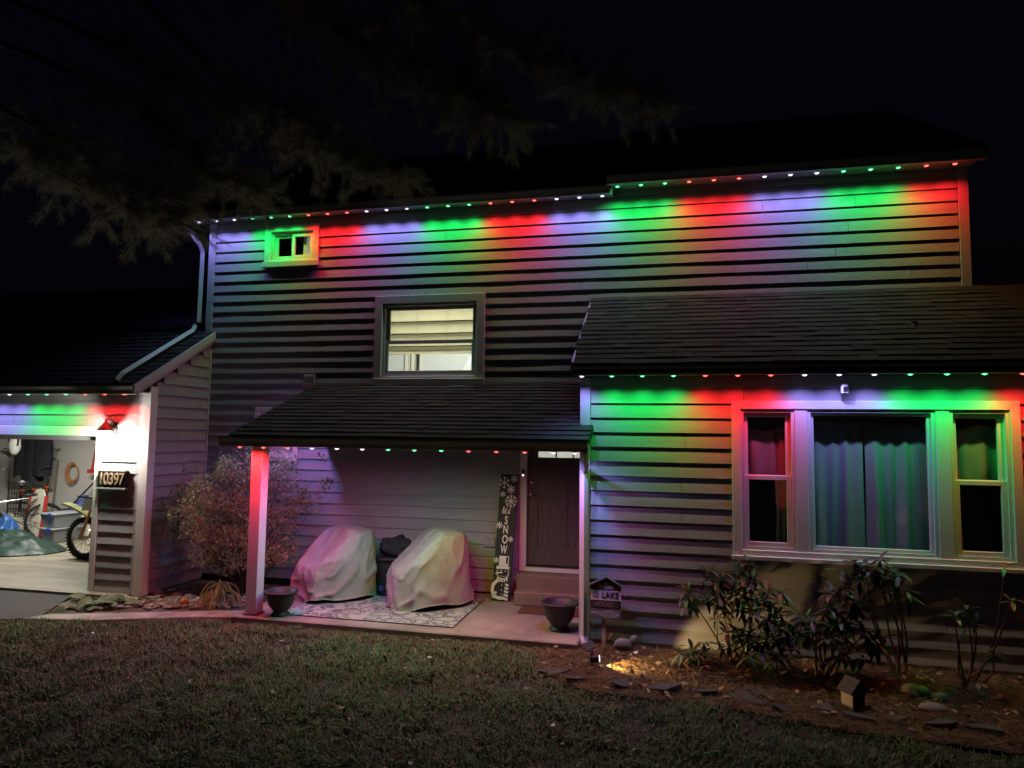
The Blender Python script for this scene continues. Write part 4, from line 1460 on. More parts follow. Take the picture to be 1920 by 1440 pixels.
fy_ = -.0125
snowflake_part(-.06, 1.47, .075, .011, fy_)
snowflake_part(.07, 1.525, .045, .010, fy_)
snowflake_part(.035, 1.385, .055, .013, fy_, 8, False)
snowflake_part(-.07, 1.32, .035, .010, fy_)
snowflake_part(.045, 1.235, .082, .011, fy_, 8)
snowflake_part(-.085, .925, .045, .012, fy_, 8, False)
snowflake_part(.075, .755, .034, .011, fy_)
snowflake_part(-.095, .49, .035, .011, fy_)
q = MB()
cursive(q, 'let it', -.01, 1.075, .085, .009, fy_)
q.build('lettering', 'signwhite', t)
for ch, z in zip('SNOW', (.985, .87, .745, .62)):
    text_mesh('letter', ch, .145, t, (0.0 if ch != 'W' else -.005, fy_ - .001, z), 'signwhite', .62 if ch != 'W' else .55, bold=.004)
sm = part_empty('snowman', t)
q = MB()
q.box(-.055, .07, fy_ - .0016, fy_, .42, .545).box(-.085, .085, fy_ - .0018, fy_, .385, .418)
q.build('hat', 'signwhite', sm)
MB().box(.035, .06, fy_ - .003, fy_ - .002, .45, .535).build('hat_shade', 'signblack', sm)
q = MB()
ribbon(q, [(-.06, .385), (-.075, .33), (-.04, .28), (.02, .27), (.07, .30), (.075, .38)], .009, fy_)
ribbon(q, [(-.09, .325), (-.05, .335), (.0, .345)], .016, fy_)
for x, z in ((-.02, .365), (.035, .36)):
    ribbon(q, [(x - .008, z), (x + .008, z)], .014, fy_, False)
for k in range(5):
    x = -.03 + k * .02
    ribbon(q, [(x, .297 + .001 * (k - 2) ** 2), (x + .008, .297 + .001 * (k - 2) ** 2)], .008, fy_, False)
ribbon(q, [(-.05, .25), (-.105, .19), (-.115, .12), (-.09, .06), (-.03, .035), (.03, .04)], .040, fy_)
ribbon(q, [(-.10, .03), (-.09, .08), (-.06, .10)], .03, fy_)
for z in (.19, .13, .08):
    ribbon(q, [(-.005, z), (.007, z)], .013, fy_, False)
q.build('face_and_body', 'signwhite', sm)
q = MB()
for k in range(5):
    x = -.07 + k * .03
    q.prism([(x, .225 + .004 * (k - 2) ** 2), (x + .02, .225 + .004 * (k - 2) ** 2), (x + .022, .268 + .004 * (k - 2) ** 2), (x + .002, .268 + .004 * (k - 2) ** 2)], 'y', fy_ - .002, fy_)
for k in range(5):
    z = .02 + k * .042
    q.prism([(.028 + .004 * k, z), (.088, z - .012), (.088, z + .016), (.028 + .004 * k, z + .028)], 'y', fy_ - .002, fy_)
q.build('scarf', 'signwhite', sm)

# doorbell, outlet, security camera
t = thing('doorbell', 'slim black and white video doorbell on the door jamb', 'doorbell', (-1.80, YM - .0455, 1.66))
MB().box(-.022, .022, -.022, 0, -.055, .055).build('housing', 'signwhite', t, bevel=.004)
MB().box(-.018, .018, -.026, -.0225, -.01, .048).build('lens_panel', 'black', t)
_c = MB().lathe([(.001, 0), (.012, 0), (.012, .003), (.001, .004)], n=14).build('button', 'ledlcd', t)
_c.location = (0, -.0225, -.032)
_c.rotation_euler = (R(90), 0, 0)
t = thing('wall_outlet', 'grey double outlet box on the porch wall beside the snow sign', 'outlet', (-2.24, YM - .018, .74))
MB().box(-.075, .075, -.02, .012, -.06, .06).build('box', 'siding3', t, bevel=.005)
for x in (-.032, .032):
    MB().box(x - .024, x + .024, -.028, -.021, -.035, .035).build('cover', 'outlet', t, bevel=.004)
t = thing('security_camera', 'small white security camera mounted above the wide window', 'camera', (1.715, YW - .015, 2.66))
_c = MB().lathe([(.001, 0), (.022, 0), (.022, .012), (.001, .014)], n=16).build('mount', 'signwhite', t)
_c.rotation_euler = (R(90), 0, 0)
MB().tube([(0, 0, 0), (0, -.04, -.015)], .008, 8).build('arm', 'signwhite', t)
MB().box(-.032, .032, -.105, -.035, -.075, .02).build('body', 'signwhite', t, bevel=.012)
MB().box(-.020, .020, -.109, -.1055, -.055, -.005).build('lens_panel', 'black', t, bevel=.003)
MB().tube([(-.005, -.06, -.07), (-.015, -.02, -.11), (-.018, .004, -.15)], .004, 6).build('cord', 'signwhite', t)

# ------------------------------------------------------------------ welcome sign and garden things
t = thing('welcome_sign', 'small wooden yard sign reading Welcome to the Lake House on a stake', 'sign', (-.60, 7.04, -0.10), R(4))
t.rotation_euler.y = R(1.2)
t.rotation_euler.x = R(-5)
MB().box(-.028, .012, -.004, .016, .0, .42).build('stake', 'stake', t, bevel=.003)
q = MB().prism([(-.155, .68), (.155, .68), (.155, .72), (0, .80), (-.155, .72)], 'y', -.022, -.004)
q.build('peak_board', 'signbrown', t)
MB().prism([(-.175, .715), (0, .803), (.175, .715), (.175, .727), (0, .818), (-.175, .727)], 'y', -.045, .0).build('little_roof', 'signgrey', t)
MB().box(-.155, .155, -.022, -.004, .578, .676).build('white_board', 'signwhite', t)
MB().prism([(-.145, .50), (.115, .50), (.145, .535), (.115, .57), (-.145, .57)], 'y', -.022, -.004).build('arrow_board', 'signbrown', t)
MB().box(-.155, .155, -.022, -.004, .395, .492).build('fish_board', 'signgrey', t)
MB().box(-.152, .152, -.003, .0, .39, .70).build('backing', 'signblack', t)
q = MB()
cursive(q, 'Welcome', .0, .692, .062, .0065, -.0225)
q.build('lettering', 'signwhite', t)
text_mesh('lettering', 'TO', .034, t, (-.105, -.0235, .646), 'signgrey', 1.1)
text_mesh('lettering', 'THE', .032, t, (-.105, -.0235, .612), 'signgrey', 1.1)
text_mesh('lettering', 'LAKE', .082, t, (.045, -.0235, .628), 'signblack', .92, bold=.002)
text_mesh('lettering', 'HOUSE', .058, t, (-.02, -.0235, .535), 'signtan', 1.0, bold=.001)
q = MB()
ribbon(q, [(-.15, .455), (-.10, .465), (-.05, .458), (.02, .475), (.09, .462), (.13, .445), (.10, .425), (.03, .415), (-.04, .432), (-.10, .452), (-.15, .435)], .006, -.0225)
for k in range(14):
    x = -.05 + k * .012
    ribbon(q, [(x, .425), (x + .004, .462 - .0004 * (k - 6) ** 2)], .004, -.0225, False)
q.build('fish_drawing', 'signwhite', t)

t = thing('garden_spotlight', 'black solar garden spotlight with small panel casting yellow light', 'spotlight', (-.66, 6.42, 0.0))
MB().tube([(0, 0, -.05), (0, 0, .17)], .009, 8).build('stake', 'blackplastic', t)
_c = MB().box(-.055, .055, -.04, .04, -.006, .006).build('solar_panel', 'slate', t, bevel=.003)
_c.location = (-.03, .02, .20)
_c.rotation_euler = (R(35), R(-20), R(30))
q = MB().lathe([(.001, -.05), (.022, -.05), (.034, .0), (.036, .035), (.030, .035), (.001, .03)], n=16)
hd = q.build('lamp_head', 'blackplastic', t, smooth=True)
hd.location = (.03, -.01, .10)
hd.rotation_euler = (0, R(88), R(14))
MB().lathe([(.001, .034), (.028, .034), (.028, .038), (.001, .039)], n=16).build('lens', 'lampglow', hd)
la = bpy.data.lights.new('spot_lamp', 'SPOT')
la.energy = 52
la.color = (1.0, 0.66, 0.25)
la.spot_size = R(74)
la.spot_blend = 0.3
la.shadow_soft_size = 0.02
sl_ = link('spot_lamp', la, t, (.085, .0, .105))
sl_.rotation_euler = Vector((1.0, .24, -.16)).to_track_quat('-Z', 'Y').to_euler()

t = thing('birdhouse', 'small pale wooden birdhouse standing in the dark flower bed', 'birdhouse', (1.46, 6.02, 0.0), R(32))
MB().prism([(-.07, 0), (.07, 0), (.07, .20), (0, .27), (-.07, .20)], 'y', -.07, .07).build('box', 'birdunlit', t)  # front coloured dark to read as unlit
MB().box(-.082, -.0705, -.07, .07, .0, .20).build('side_panel', 'birdwood', t)  # only the side facing the spotlight keeps the pale wood
MB().prism([(-.11, .175), (0, .285), (0, .305), (-.12, .185)], 'y', -.09, .09).build('roof_board', 'birdunlit', t)  # roof takes the same painted-in shade as the front
MB().prism([(.11, .175), (0, .285), (0, .305), (.12, .185)], 'y', -.09, .09).build('roof_board', 'birdunlit', t)
_c = MB().lathe([(.001, 0), (.018, 0), (.018, .004), (.001, .005)], n=14).build('entrance_hole', 'black', t)
_c.location = (0, -.07, .15)
_c.rotation_euler = (R(90), 0, 0)
t.scale = (.82, .82, .82)
t = thing('garden_ornament', 'small grey ornament beside the welcome sign', 'ornament', (-.40, 6.98, .012))
MB().blob((0, 0, .07), .11, .05, .06, 3, .25).blob((.10, 0, .12), .045, .04, .045, 4, .2).tube([(-.1, 0, .08), (-.14, 0, .13), (-.12, 0, .17)], [.014, .010, .006], 6).build('body', 'plasticgrey', t, smooth=True)
o = MB().prism([(-.05, -.02), (.05, -.01), (.045, .02), (-.045, .015)], 'z', 0, .012).build('pale_shard', 'signwhite', None, bevel=.003)
o.location = (-.30, 6.86, .03)
o.rotation_euler = (R(25), R(-20), R(20))
tag(o, 'bright white shard lying by the ornament at the wall', 'shard')


def rock(name, loc, sx, sy, sz, seed, m, label, cat, group=None, rz=0):
    o = MB().blob((0, 0, 0), sx, sy, sz, seed, .35, 16, 10, fr=1.8).build(name, m, None, smooth=(m != 'slate'))
    o.location = loc
    o.rotation_euler = (0, 0, rz)
    return tag(o, label, cat, group)


EDG = [(-1.0, 6.22), (-.72, 6.05), (-.38, 5.98), (-.02, 5.98), (.34, 6.02), (.66, 5.98), (.92, 5.83), (1.2, 5.92), (1.45, 5.82), (1.74, 5.88), (2.02, 5.80), (2.32, 5.78), (2.62, 5.72), (.80, 6.12)]
EL = ['leftmost flat slate edging stone, near the porch corner', 'second flat slate edging stone from the porch corner', 'slate edging stone in front of the yellow spotlight', 'slate edging stone below the lit pine straw',
      'slate edging stone left of the rhododendron base', 'slate edging stone below the first rhododendron', 'long slate stone left of the birdhouse', 'slate stone just left of the birdhouse base', 'slate stone in front of the birdhouse',
      'slate stone right of the birdhouse', 'slate stone below the pale rocks', 'slate stone second from the right end', 'rightmost slate edging stone in the dark', 'slate stone set back behind the edging row']
for k, ((x, y), lb) in enumerate(zip(EDG, EL)):
    rnd = random.Random(k + 50)
    q = MB()
    n = rnd.choice((6, 7, 8))
    pts = [((.07 + .13 * rnd.random() ** 1.5) * math.cos(2 * math.pi * i / n + .2 * rnd.random()), (.04 + .07 * rnd.random() ** 1.5) * math.sin(2 * math.pi * i / n)) for i in range(n)]
    q.prism(pts, 'z', 0, .03 + .03 * rnd.random())
    o = q.build('edging_stone', 'slate', None, bevel=.006)
    o.location = (x, y, .0)
    o.rotation_euler = (rnd.uniform(-.22, .22), rnd.uniform(-.22, .22), rnd.uniform(-.6, .6))
    tag(o, lb, 'stone', 'slate edging stones')
rock('garden_rock', (2.04, 6.45, .04), .12, .08, .06, 2, 'palestone', 'larger pale rock in the dark bed at right', 'rock', 'pale garden rocks')
rock('garden_rock', (2.22, 6.38, .03), .07, .05, .04, 5, 'palestone', 'small pale rock touching the larger pale rock', 'rock', 'pale garden rocks')
rock('garden_rock', (2.06, 6.12, .03), .10, .06, .04, 8, 'palestone', 'pale greenish rock nearest the lawn at right', 'rock', 'pale garden rocks')


# ------------------------------------------------------------------ rhododendrons
def leaf_mesh(name, L, W, m, cup=0.25, droop=0.25):
    n = 5
    vs, fs = [], []
    for i in range(n + 1):
        t_ = i / n
        w = W * (math.sin(math.pi * (0.06 + 0.9 * t_)) ** 0.75) * 0.5
        y = L * t_
        z = -droop * L * t_ * t_
        vs += [(-w, y, z + cup * w), (0, y, z), (w, y, z + cup * w)]
    for i in range(n):
        a = i * 3
        fs += [(a, a + 1, a + 4, a + 3), (a + 1, a + 2, a + 5, a + 4)]
    return MB().add(vs, fs).mesh(name, m, smooth=True)


RL = [leaf_mesh('leaf', .125, .040, 'rhodo'), leaf_mesh('leaf', .10, .034, 'rhodo2', .3, .15), leaf_mesh('leaf', .14, .042, 'rhodo2', .2, .45)]


def rhodo(base, whorls, label, seed, per=9, more=5):
    rnd = random.Random(seed)
    t = thing('rhododendron', label, 'shrub', base, 0, 'rhododendrons by the wing wall')
    b = Vector(base)
    q = MB()
    for k, w in enumerate(whorls):
        e = Vector(w) - b
        o0 = Vector((rnd.uniform(-.05, .05), rnd.uniform(-.05, .05), -.02))
        mid = o0.lerp(e, .5) + Vector((rnd.uniform(-.10, .10), rnd.uniform(-.06, .06), rnd.uniform(-.10, .02)))
        mid.z = max(mid.z, .04)
        pts = [Vector(tuple(p)) for p in catmull([tuple(o0), tuple(mid), tuple(e)], 5)]
        q.tube(pts, [.012 - .007 * i / (len(pts) - 1) for i in range(len(pts))], 6)
    q.build('stem', 'stembrown', t, smooth=True)
    extra = []
    for w in whorls:
        for _ in range(more):
            extra.append((w[0] - b.x + rnd.uniform(-.13, .13), w[1] - b.y + rnd.uniform(-.12, .12), max(.08, w[2] - b.z + rnd.uniform(-.14, .06))))
    q = MB()
    for c in extra:
        c = Vector(c)
        ph = rnd.uniform(0, 6.28)
        for i in range(7):
            az = ph + 2 * math.pi * i / 7
            el = rnd.uniform(-.7, .6)
            d = Vector((math.cos(az) * math.cos(el), math.sin(az) * math.cos(el), math.sin(el)))
            mtx = Matrix.LocRotScale(c + d * .01, d.to_track_quat('Y', 'Z'), Vector((1, 1, 1)) * rnd.uniform(.75, 1.2))
            lm = RL[rnd.randrange(3)]
            q.add([mtx @ v.co for v in lm.vertices], [tuple(p.vertices) for p in lm.polygons], rnd.randrange(2))
    if q.v:
        kind(q.build('foliage', ['rhodo', 'rhodo2'], t, smooth=True), 'stuff')
    for w in whorls:
        c = Vector(w) - b
        ph = rnd.uniform(0, 6.28)
        n = per + rnd.randint(-1, 2)
        tilt = Vector((rnd.uniform(-.4, .4), rnd.uniform(-.6, .1), 1)).normalized()
        qt = tilt.to_track_quat('Z', 'Y')
        for i in range(n):
            az = ph + 2 * math.pi * i / n + rnd.uniform(-.2, .2)
            el = rnd.uniform(-.75, .45) if i % 3 else rnd.uniform(.3, .9)
            d = qt @ Vector((math.cos(az) * math.cos(el), math.sin(az) * math.cos(el), math.sin(el)))
            rot = d.to_track_quat('Y', 'Z')
            o = link('leaf', RL[rnd.randrange(3)], t, c + d * .012)
            o.rotation_mode = 'QUATERNION'
            o.rotation_quaternion = rot
            s_ = rnd.uniform(.75, 1.15)
            o.scale = (s_, s_, s_)


rhodo((0.63, 7.0, 0.0), [(0.21, 6.7, 0.67), (0.41, 6.8, 0.88), (0.47, 6.6, 0.8), (0.77, 6.75, 0.97), (0.77, 6.6, 0.84), (0.64, 6.65, 0.68), (0.48, 6.7, 0.61), (0.93, 6.75, 0.73), (0.82, 6.6, 0.61), (0.98, 6.7, 0.48), (0.65, 6.55, 0.37), (0.71, 6.5, 0.35), (0.89, 6.6, 0.33), (1.06, 6.7, 0.41), (0.25, 6.75, 0.14)],
      'broad rhododendron below the window corner, lit from below by yellow light', 1)
rhodo((1.37, 6.75, 0.0), [(1.47, 6.7, 0.77), (1.49, 6.6, 0.65), (1.66, 6.75, 0.68), (1.22, 6.6, 0.52), (1.29, 6.5, 0.44), (1.57, 6.6, 0.52), (1.73, 6.7, 0.42), (1.43, 6.55, 0.39), (1.78, 6.6, 0.38), (1.4, 6.7, 0.58)],
      'low dark rhododendron behind the birdhouse', 2, 9, 3)
rhodo((2.1, 7.0, 0.0), [(1.74, 6.7, 1.0), (1.9, 6.8, 1.06), (1.8, 6.6, 0.95), (1.96, 6.7, 0.92), (2.02, 6.75, 0.83), (1.69, 6.65, 0.89), (1.89, 6.7, 0.98)],
      'tall leggy rhododendron reaching the sill of the wide window', 3, 9, 2)
rhodo((2.62, 6.9, 0.0), [(2.38, 6.5, 0.67), (2.47, 6.5, 0.73), (2.41, 6.5, 0.49), (2.77, 6.5, 1.1), (2.54, 6.5, 0.62), (2.85, 6.6, .8), (2.7, 6.6, .35)],
      'dark sparse rhododendron at the far right edge', 4, 5, 0)


# ------------------------------------------------------------------ deciduous shrub beside the porch post
def leafcloud(centres, n, L, seed, mats, parent, name, spread=1.0, W=0.45):
    rng = np.random.default_rng(seed)
    C = np.array([c[:3] for c in centres])
    Rr = np.array([c[3] for c in centres])
    idx = rng.choice(len(C), n, p=Rr ** 2 / (Rr ** 2).sum())
    d = rng.normal(size=(n, 3))
    d /= np.linalg.norm(d, axis=1)[:, None]
    rad = Rr[idx] * (0.35 + 0.65 * rng.random(n) ** 0.5) * spread
    P = C[idx] + d * rad[:, None]
    a = d * 0.7 + rng.normal(size=(n, 3)) * 0.8
    a[:, 2] += 0.1
    a /= np.linalg.norm(a, axis=1)[:, None]
    b = np.cross(a, rng.normal(size=(n, 3)))
    b /= np.linalg.norm(b, axis=1)[:, None]
    l = L * (0.6 + 0.8 * rng.random(n))[:, None]
    V = np.stack([P, P + a * l * .5 + b * l * W * .5, P + a * l, P + a * l * .5 - b * l * W * .5], 1).reshape(-1, 3)
    k = np.arange(n) * 4
    F = np.concatenate([np.stack([k, k + 1, k + 2], 1), np.stack([k, k + 2, k + 3], 1)])
    mi = rng.integers(0, len(mats), n)
    return kind(numpy_mesh(name, V, F, mats, np.concatenate([mi, mi]), parent), 'stuff')


sb = thing('deciduous_shrub', 'rounded tan-leaved shrub between garage wall and porch post', 'shrub', (-5.35, 8.15, 0.0))
rnd = random.Random(77)
cl = []
for k in range(150):
    u = rnd.uniform(-1, 1)
    v_ = rnd.uniform(0, 1)
    x = -5.58 + .80 * u
    zt = 1.88 - .50 * max(0, -u) ** 2.2 - .10 * max(0, u)
    zb = .42 + .40 * max(0, -u) + .05 * rnd.random()
    z = zb + (zt - zb) * v_
    dep = .55 * math.sqrt(max(0.05, 1 - u * u * .8)) * (.5 + .5 * math.sin(math.pi * min(1, max(0, (z - .2) / 1.7))))
    y = 8.05 + dep * rnd.choice([-1, -1, -.7, -.3, .2, .6])
    cl.append((x + .0 - (-5.35), y - 8.15, z, rnd.uniform(.08, .17)))
for k in range(12):     # thin sprays that reach behind the post
    cl.append((rnd.uniform(.55, 1.05), rnd.uniform(-.05, .35), rnd.uniform(1.0, 1.85), rnd.uniform(.05, .12)))
leafcloud(cl, 20000, .038, 3, ['leafa', 'leafb', 'leafc', 'leafa'], sb, 'crown')
q = MB()
for k in range(70):
    c = rnd.choice(cl)
    e = Vector(c[:3])
    s0 = Vector((rnd.uniform(-.12, .14), rnd.uniform(-.1, .1), -.02))
    mid = s0.lerp(e, .5) + Vector((rnd.uniform(-.1, .1), rnd.uniform(-.1, .1), .12))
    pts = catmull([tuple(s0), tuple(mid), tuple(e)], 5)
    q.tube(pts, [.011 - .008 * i / (len(pts) - 1) for i in range(len(pts))], 5)
q.build('stem', 'stembrown', sb, smooth=True)

# gravel bed: river stones as single pieces
gb = thing('gravel_bed', 'bed of small grey river stones between garage and shrub', 'gravel bed', (-6.0, 7.2, 0.0))
SM = []
for k in range(6):
    SM.append(MB().blob((0, 0, 0), .05, .035, .020, k * 3 + 1, .3, 9, 6).mesh('stone', ['stone_a', 'stone_b', 'stone_c'][k % 3], smooth=True))
rnd = random.Random(12)
n = 0
while n < 290:
    x, y = rnd.uniform(-6.95, -4.95), rnd.uniform(6.8, 7.95)
    front = 6.72 + (x + 6.85) * .36
    if y < front + .06 or (x < -6.5 and y > 7.5) or (y > 7.60 and rnd.random() < .5):
        continue
    link('stone', SM[rnd.randrange(6)], gb, (x + 6.0, y - 7.2, .018 + rnd.uniform(0, .02)), (rnd.uniform(-.3, .3), rnd.uniform(-.3, .3), rnd.uniform(0, 6.28)), [rnd.uniform(.6, 1.25)] * 3)
    n += 1
# limp cabbage-like plant
t = thing('limp_plant', 'limp pale green leafy plant by the garage corner', 'plant', (-6.74, 7.06, .01))
LM = [leaf_mesh('leaf', .20, .13, 'cabbage', .35, .55), leaf_mesh('leaf', .15, .10, 'cabbage', -.2, .4)]
rnd = random.Random(4)
for k in range(46):
    a = rnd.uniform(0, 6.28)
    r_ = rnd.uniform(0, .22)
    o = link('leaf', rnd.choice(LM), t, (1.4 * r_ * math.cos(a) + rnd.uniform(-.05, .12), r_ * math.sin(a) * .8, rnd.uniform(.01, .10)), (rnd.uniform(-.3, .7), rnd.uniform(-.5, .5), a - 1.57), [rnd.uniform(.6, 1.1)] * 3)
# dried tan clump
t = thing('dried_plant', 'drooping tan dried plant beside the gravel', 'plant', (-5.32, 7.46, .01))
q = MB()
rnd = random.Random(6)
for k in range(46):
    a = rnd.uniform(0, 6.28)
    h, w = rnd.uniform(.14, .30), rnd.uniform(.08, .22)
    pts = [(0, 0, 0), (.35 * w * math.cos(a), .35 * w * math.sin(a), h), (w * math.cos(a), w * math.sin(a), h * .75), (1.25 * w * math.cos(a), 1.25 * w * math.sin(a), .02)]
    q.tube(catmull(pts, 4), .006, 4)
q.build('blades', 'dryplant', t)
o = MB().lathe([(.001, 0), (.03, .002), (.052, .025), (.055, .045), (.04, .072), (.012, .078), (.001, .07)], n=18).build('gourd', 'terracotta', None, smooth=True)
o.location = (-5.73, 7.34, .02)
tag(o, 'small orange gourd on the gravel stones', 'gourd')
MB().tube([(0, 0, .072), (.006, 0, .095)], .006, 6).build('stalk', 'stembrown', o)

# ------------------------------------------------------------------ lawn grass, straw, litter
rng = np.random.default_rng(5)


def lawn_edge(x):
    return np.interp(x, [-11, -9.5, -7.3, -6.95, -6.1, -5.5, -4.75, -4.74, -1.2, -1.15, -0.68, .43, 1.16, 2.4, 5.5],
                    [4.4, 5.0, 6.2, 6.40, 6.50, 6.78, 7.02, 6.86, 6.86, 6.32, 5.85, 5.80, 5.58, 5.42, 5.3])


N = 290000
X = rng.uniform(-8.2, 4.2, N)
Y_ = 2.9 + (7.1 - 2.9) * rng.random(N)
ok = (Y_ < lawn_edge(X) - .01 + .03 * rng.random(N)) & (X / np.maximum(Y_, .1) > -1.35) & (X < .62 * Y_)
X, Y_ = X[ok], Y_[ok]
n = len(X)
cl_ = np.array([mnoise.noise(Vector((float(a) * 2.3, float(b) * 2.3, 0))) + .6 * mnoise.noise(Vector((float(a) * 7, float(b) * 7, 5))) for a, b in zip(X, Y_)])
keep = rng.random(n) < np.clip(.80 + .80 * cl_, .28, 1)
X, Y_, cl_ = X[keep], Y_[keep], cl_[keep]
n = len(X)
Zg = np.array([gz(float(a), float(b)) for a, b in zip(X, Y_)])
az = rng.uniform(0, 2 * np.pi, n)
h = (.018 + .040 * rng.random(n) ** 1.8) * (1 + .65 * cl_)
lean = .35 + 1.1 * rng.random(n)
w = .0022 + .0034 * rng.random(n)
P = np.stack([X, Y_, Zg], 1)
d = np.stack([np.cos(az), np.sin(az), np.zeros(n)], 1)
sd = np.stack([-np.sin(az), np.cos(az), np.zeros(n)], 1)
mid = P + d * (h * lean * .4)[:, None] + np.array([0, 0, 1]) * (h * .7)[:, None]
tip = P + d * (h * lean * 1.25)[:, None] + np.array([0, 0, 1]) * (h * .9)[:, None]
V = np.stack([P - sd * w[:, None], P + sd * w[:, None], mid + sd * w[:, None] * .8, mid - sd * w[:, None] * .8, tip], 1).reshape(-1, 3)
k = np.arange(n) * 5
F = np.concatenate([np.stack([k, k + 1, k + 2], 1), np.stack([k, k + 2, k + 3], 1), np.stack([k + 3, k + 2, k + 4], 1)])
pr_ = rng.random(n) + .25 * cl_
mi = np.where(pr_ < .16, 2, np.where(pr_ < .48, 0, np.where(pr_ < .75, 3, 1)))
g = numpy_mesh('lawn_grass', V, F, ['grass_a', 'grass_b', 'grass_c', 'grass_d'], np.concatenate([mi] * 3))
kind(g, 'stuff')
tag(g, 'short patchy winter lawn grass in front of the house', 'grass')


def strands(name, n, xr, yr, inside, L, wd, z, mats, seed, label, cat, zamp=.03):
    rng = np.random.default_rng(seed)
    X = rng.uniform(*xr, n)
    Y_ = rng.uniform(*yr, n)
    ok = inside(X, Y_)
    X, Y_ = X[ok], Y_[ok]
    n = len(X)
    az = rng.uniform(0, 2 * np.pi, n)
    el = rng.normal(0, .22, n)
    l = L * (.5 + rng.random(n))
    Z = z + zamp * rng.random(n)
    c = np.stack([X, Y_, Z], 1)
    d = np.stack([np.cos(az) * np.cos(el), np.sin(az) * np.cos(el), np.sin(el)], 1) * l[:, None] * .5
    sd = np.stack([-np.sin(az), np.cos(az), rng.normal(0, .4, n)], 1) * wd
    V = np.stack([c - d - sd, c - d + sd, c + d + sd * .6, c + d - sd * .6], 1).reshape(-1, 3)
    k = np.arange(n) * 4
    F = np.concatenate([np.stack([k, k + 1, k + 2], 1), np.stack([k, k + 2, k + 3], 1)])
    mi = rng.integers(0, len(mats), n)
    o = kind(numpy_mesh(name, V, F, mats, np.concatenate([mi, mi])), 'stuff')
    return tag(o, label, cat)


strands('pine_straw', 26000, (-1.2, 3.8), (5.5, 7.17), lambda x, y: (y > lawn_edge(x) - .05) & ~((x < -.83) & (y > 6.84)), .09, .0016, .012, ['straw_a', 'straw_b', 'straw_c', 'straw_b'], 4, 'brown pine straw mulch covering the flower bed', 'mulch')
strands('porch_edge_straw', 3500, (-4.7, -.9), (6.62, 6.90), lambda x, y: np.ones_like(x, bool), .06, .0015, .0, ['straw_b', 'straw_a', 'grass_c'], 14, 'dry straw fringe along the front edge of the porch slab', 'straw')
strands('bed_litter', 2600, (-7.1, -4.8), (6.6, 8.6), lambda x, y: (y > 6.72 + (x + 6.85) * .36) & ~((x < -6.5) & (y > 7.5)), .06, .003, .02, ['straw_b', 'straw_a', 'straw_c'], 24, 'dry litter scattered over the gravel and shrub bed', 'litter')


def scatter_leaves(name, n, xr, yr, inside, L, z, mats, seed, label, cat):
    rng = np.random.default_rng(seed)
    X = rng.uniform(*xr, n)
    Y_ = rng.uniform(*yr, n)
    ok = inside(X, Y_)
    X, Y_ = X[ok], Y_[ok]
    n = len(X)
    c = np.stack([X, Y_, z + .02 * rng.random(n)], 1)
    a = rng.normal(size=(n, 3)) * [1, 1, .3]
    a /= np.linalg.norm(a, axis=1)[:, None]
    b = np.cross(a, np.array([0, 0, 1]) + rng.normal(size=(n, 3)) * .3)
    b /= np.linalg.norm(b, axis=1)[:, None]
    up = np.cross(b, a)
    l = (L * (.5 + rng.random(n)))[:, None]
    V = np.stack([c - a * l * .5, c + b * l * .28 + up * l * .08, c + a * l * .5, c - b * l * .28 + up * l * .10], 1).reshape(-1, 3)
    k = np.arange(n) * 4
    F = np.concatenate([np.stack([k, k + 1, k + 2], 1), np.stack([k, k + 2, k + 3], 1)])
    mi = rng.integers(0, len(mats), n)
    o = kind(numpy_mesh(name, V, F, mats, np.concatenate([mi, mi])), 'stuff')
    return tag(o, label, cat)


scatter_leaves('fallen_leaves', 170, (-7, 3.5), (3.2, 6.8), lambda x, y: y < lawn_edge(x), .045, .028, ['litter', 'litter', 'straw_b', 'litterw'], 8, 'small dry fallen leaves scattered on the lawn', 'leaves')
scatter_leaves('bed_leaves', 500, (-1.1, 3.6), (5.6, 7.15), lambda x, y: y > lawn_edge(x), .06, .03, ['litter', 'straw_b', 'straw_a'], 9, 'dry brown leaves lying in the flower bed', 'leaves')

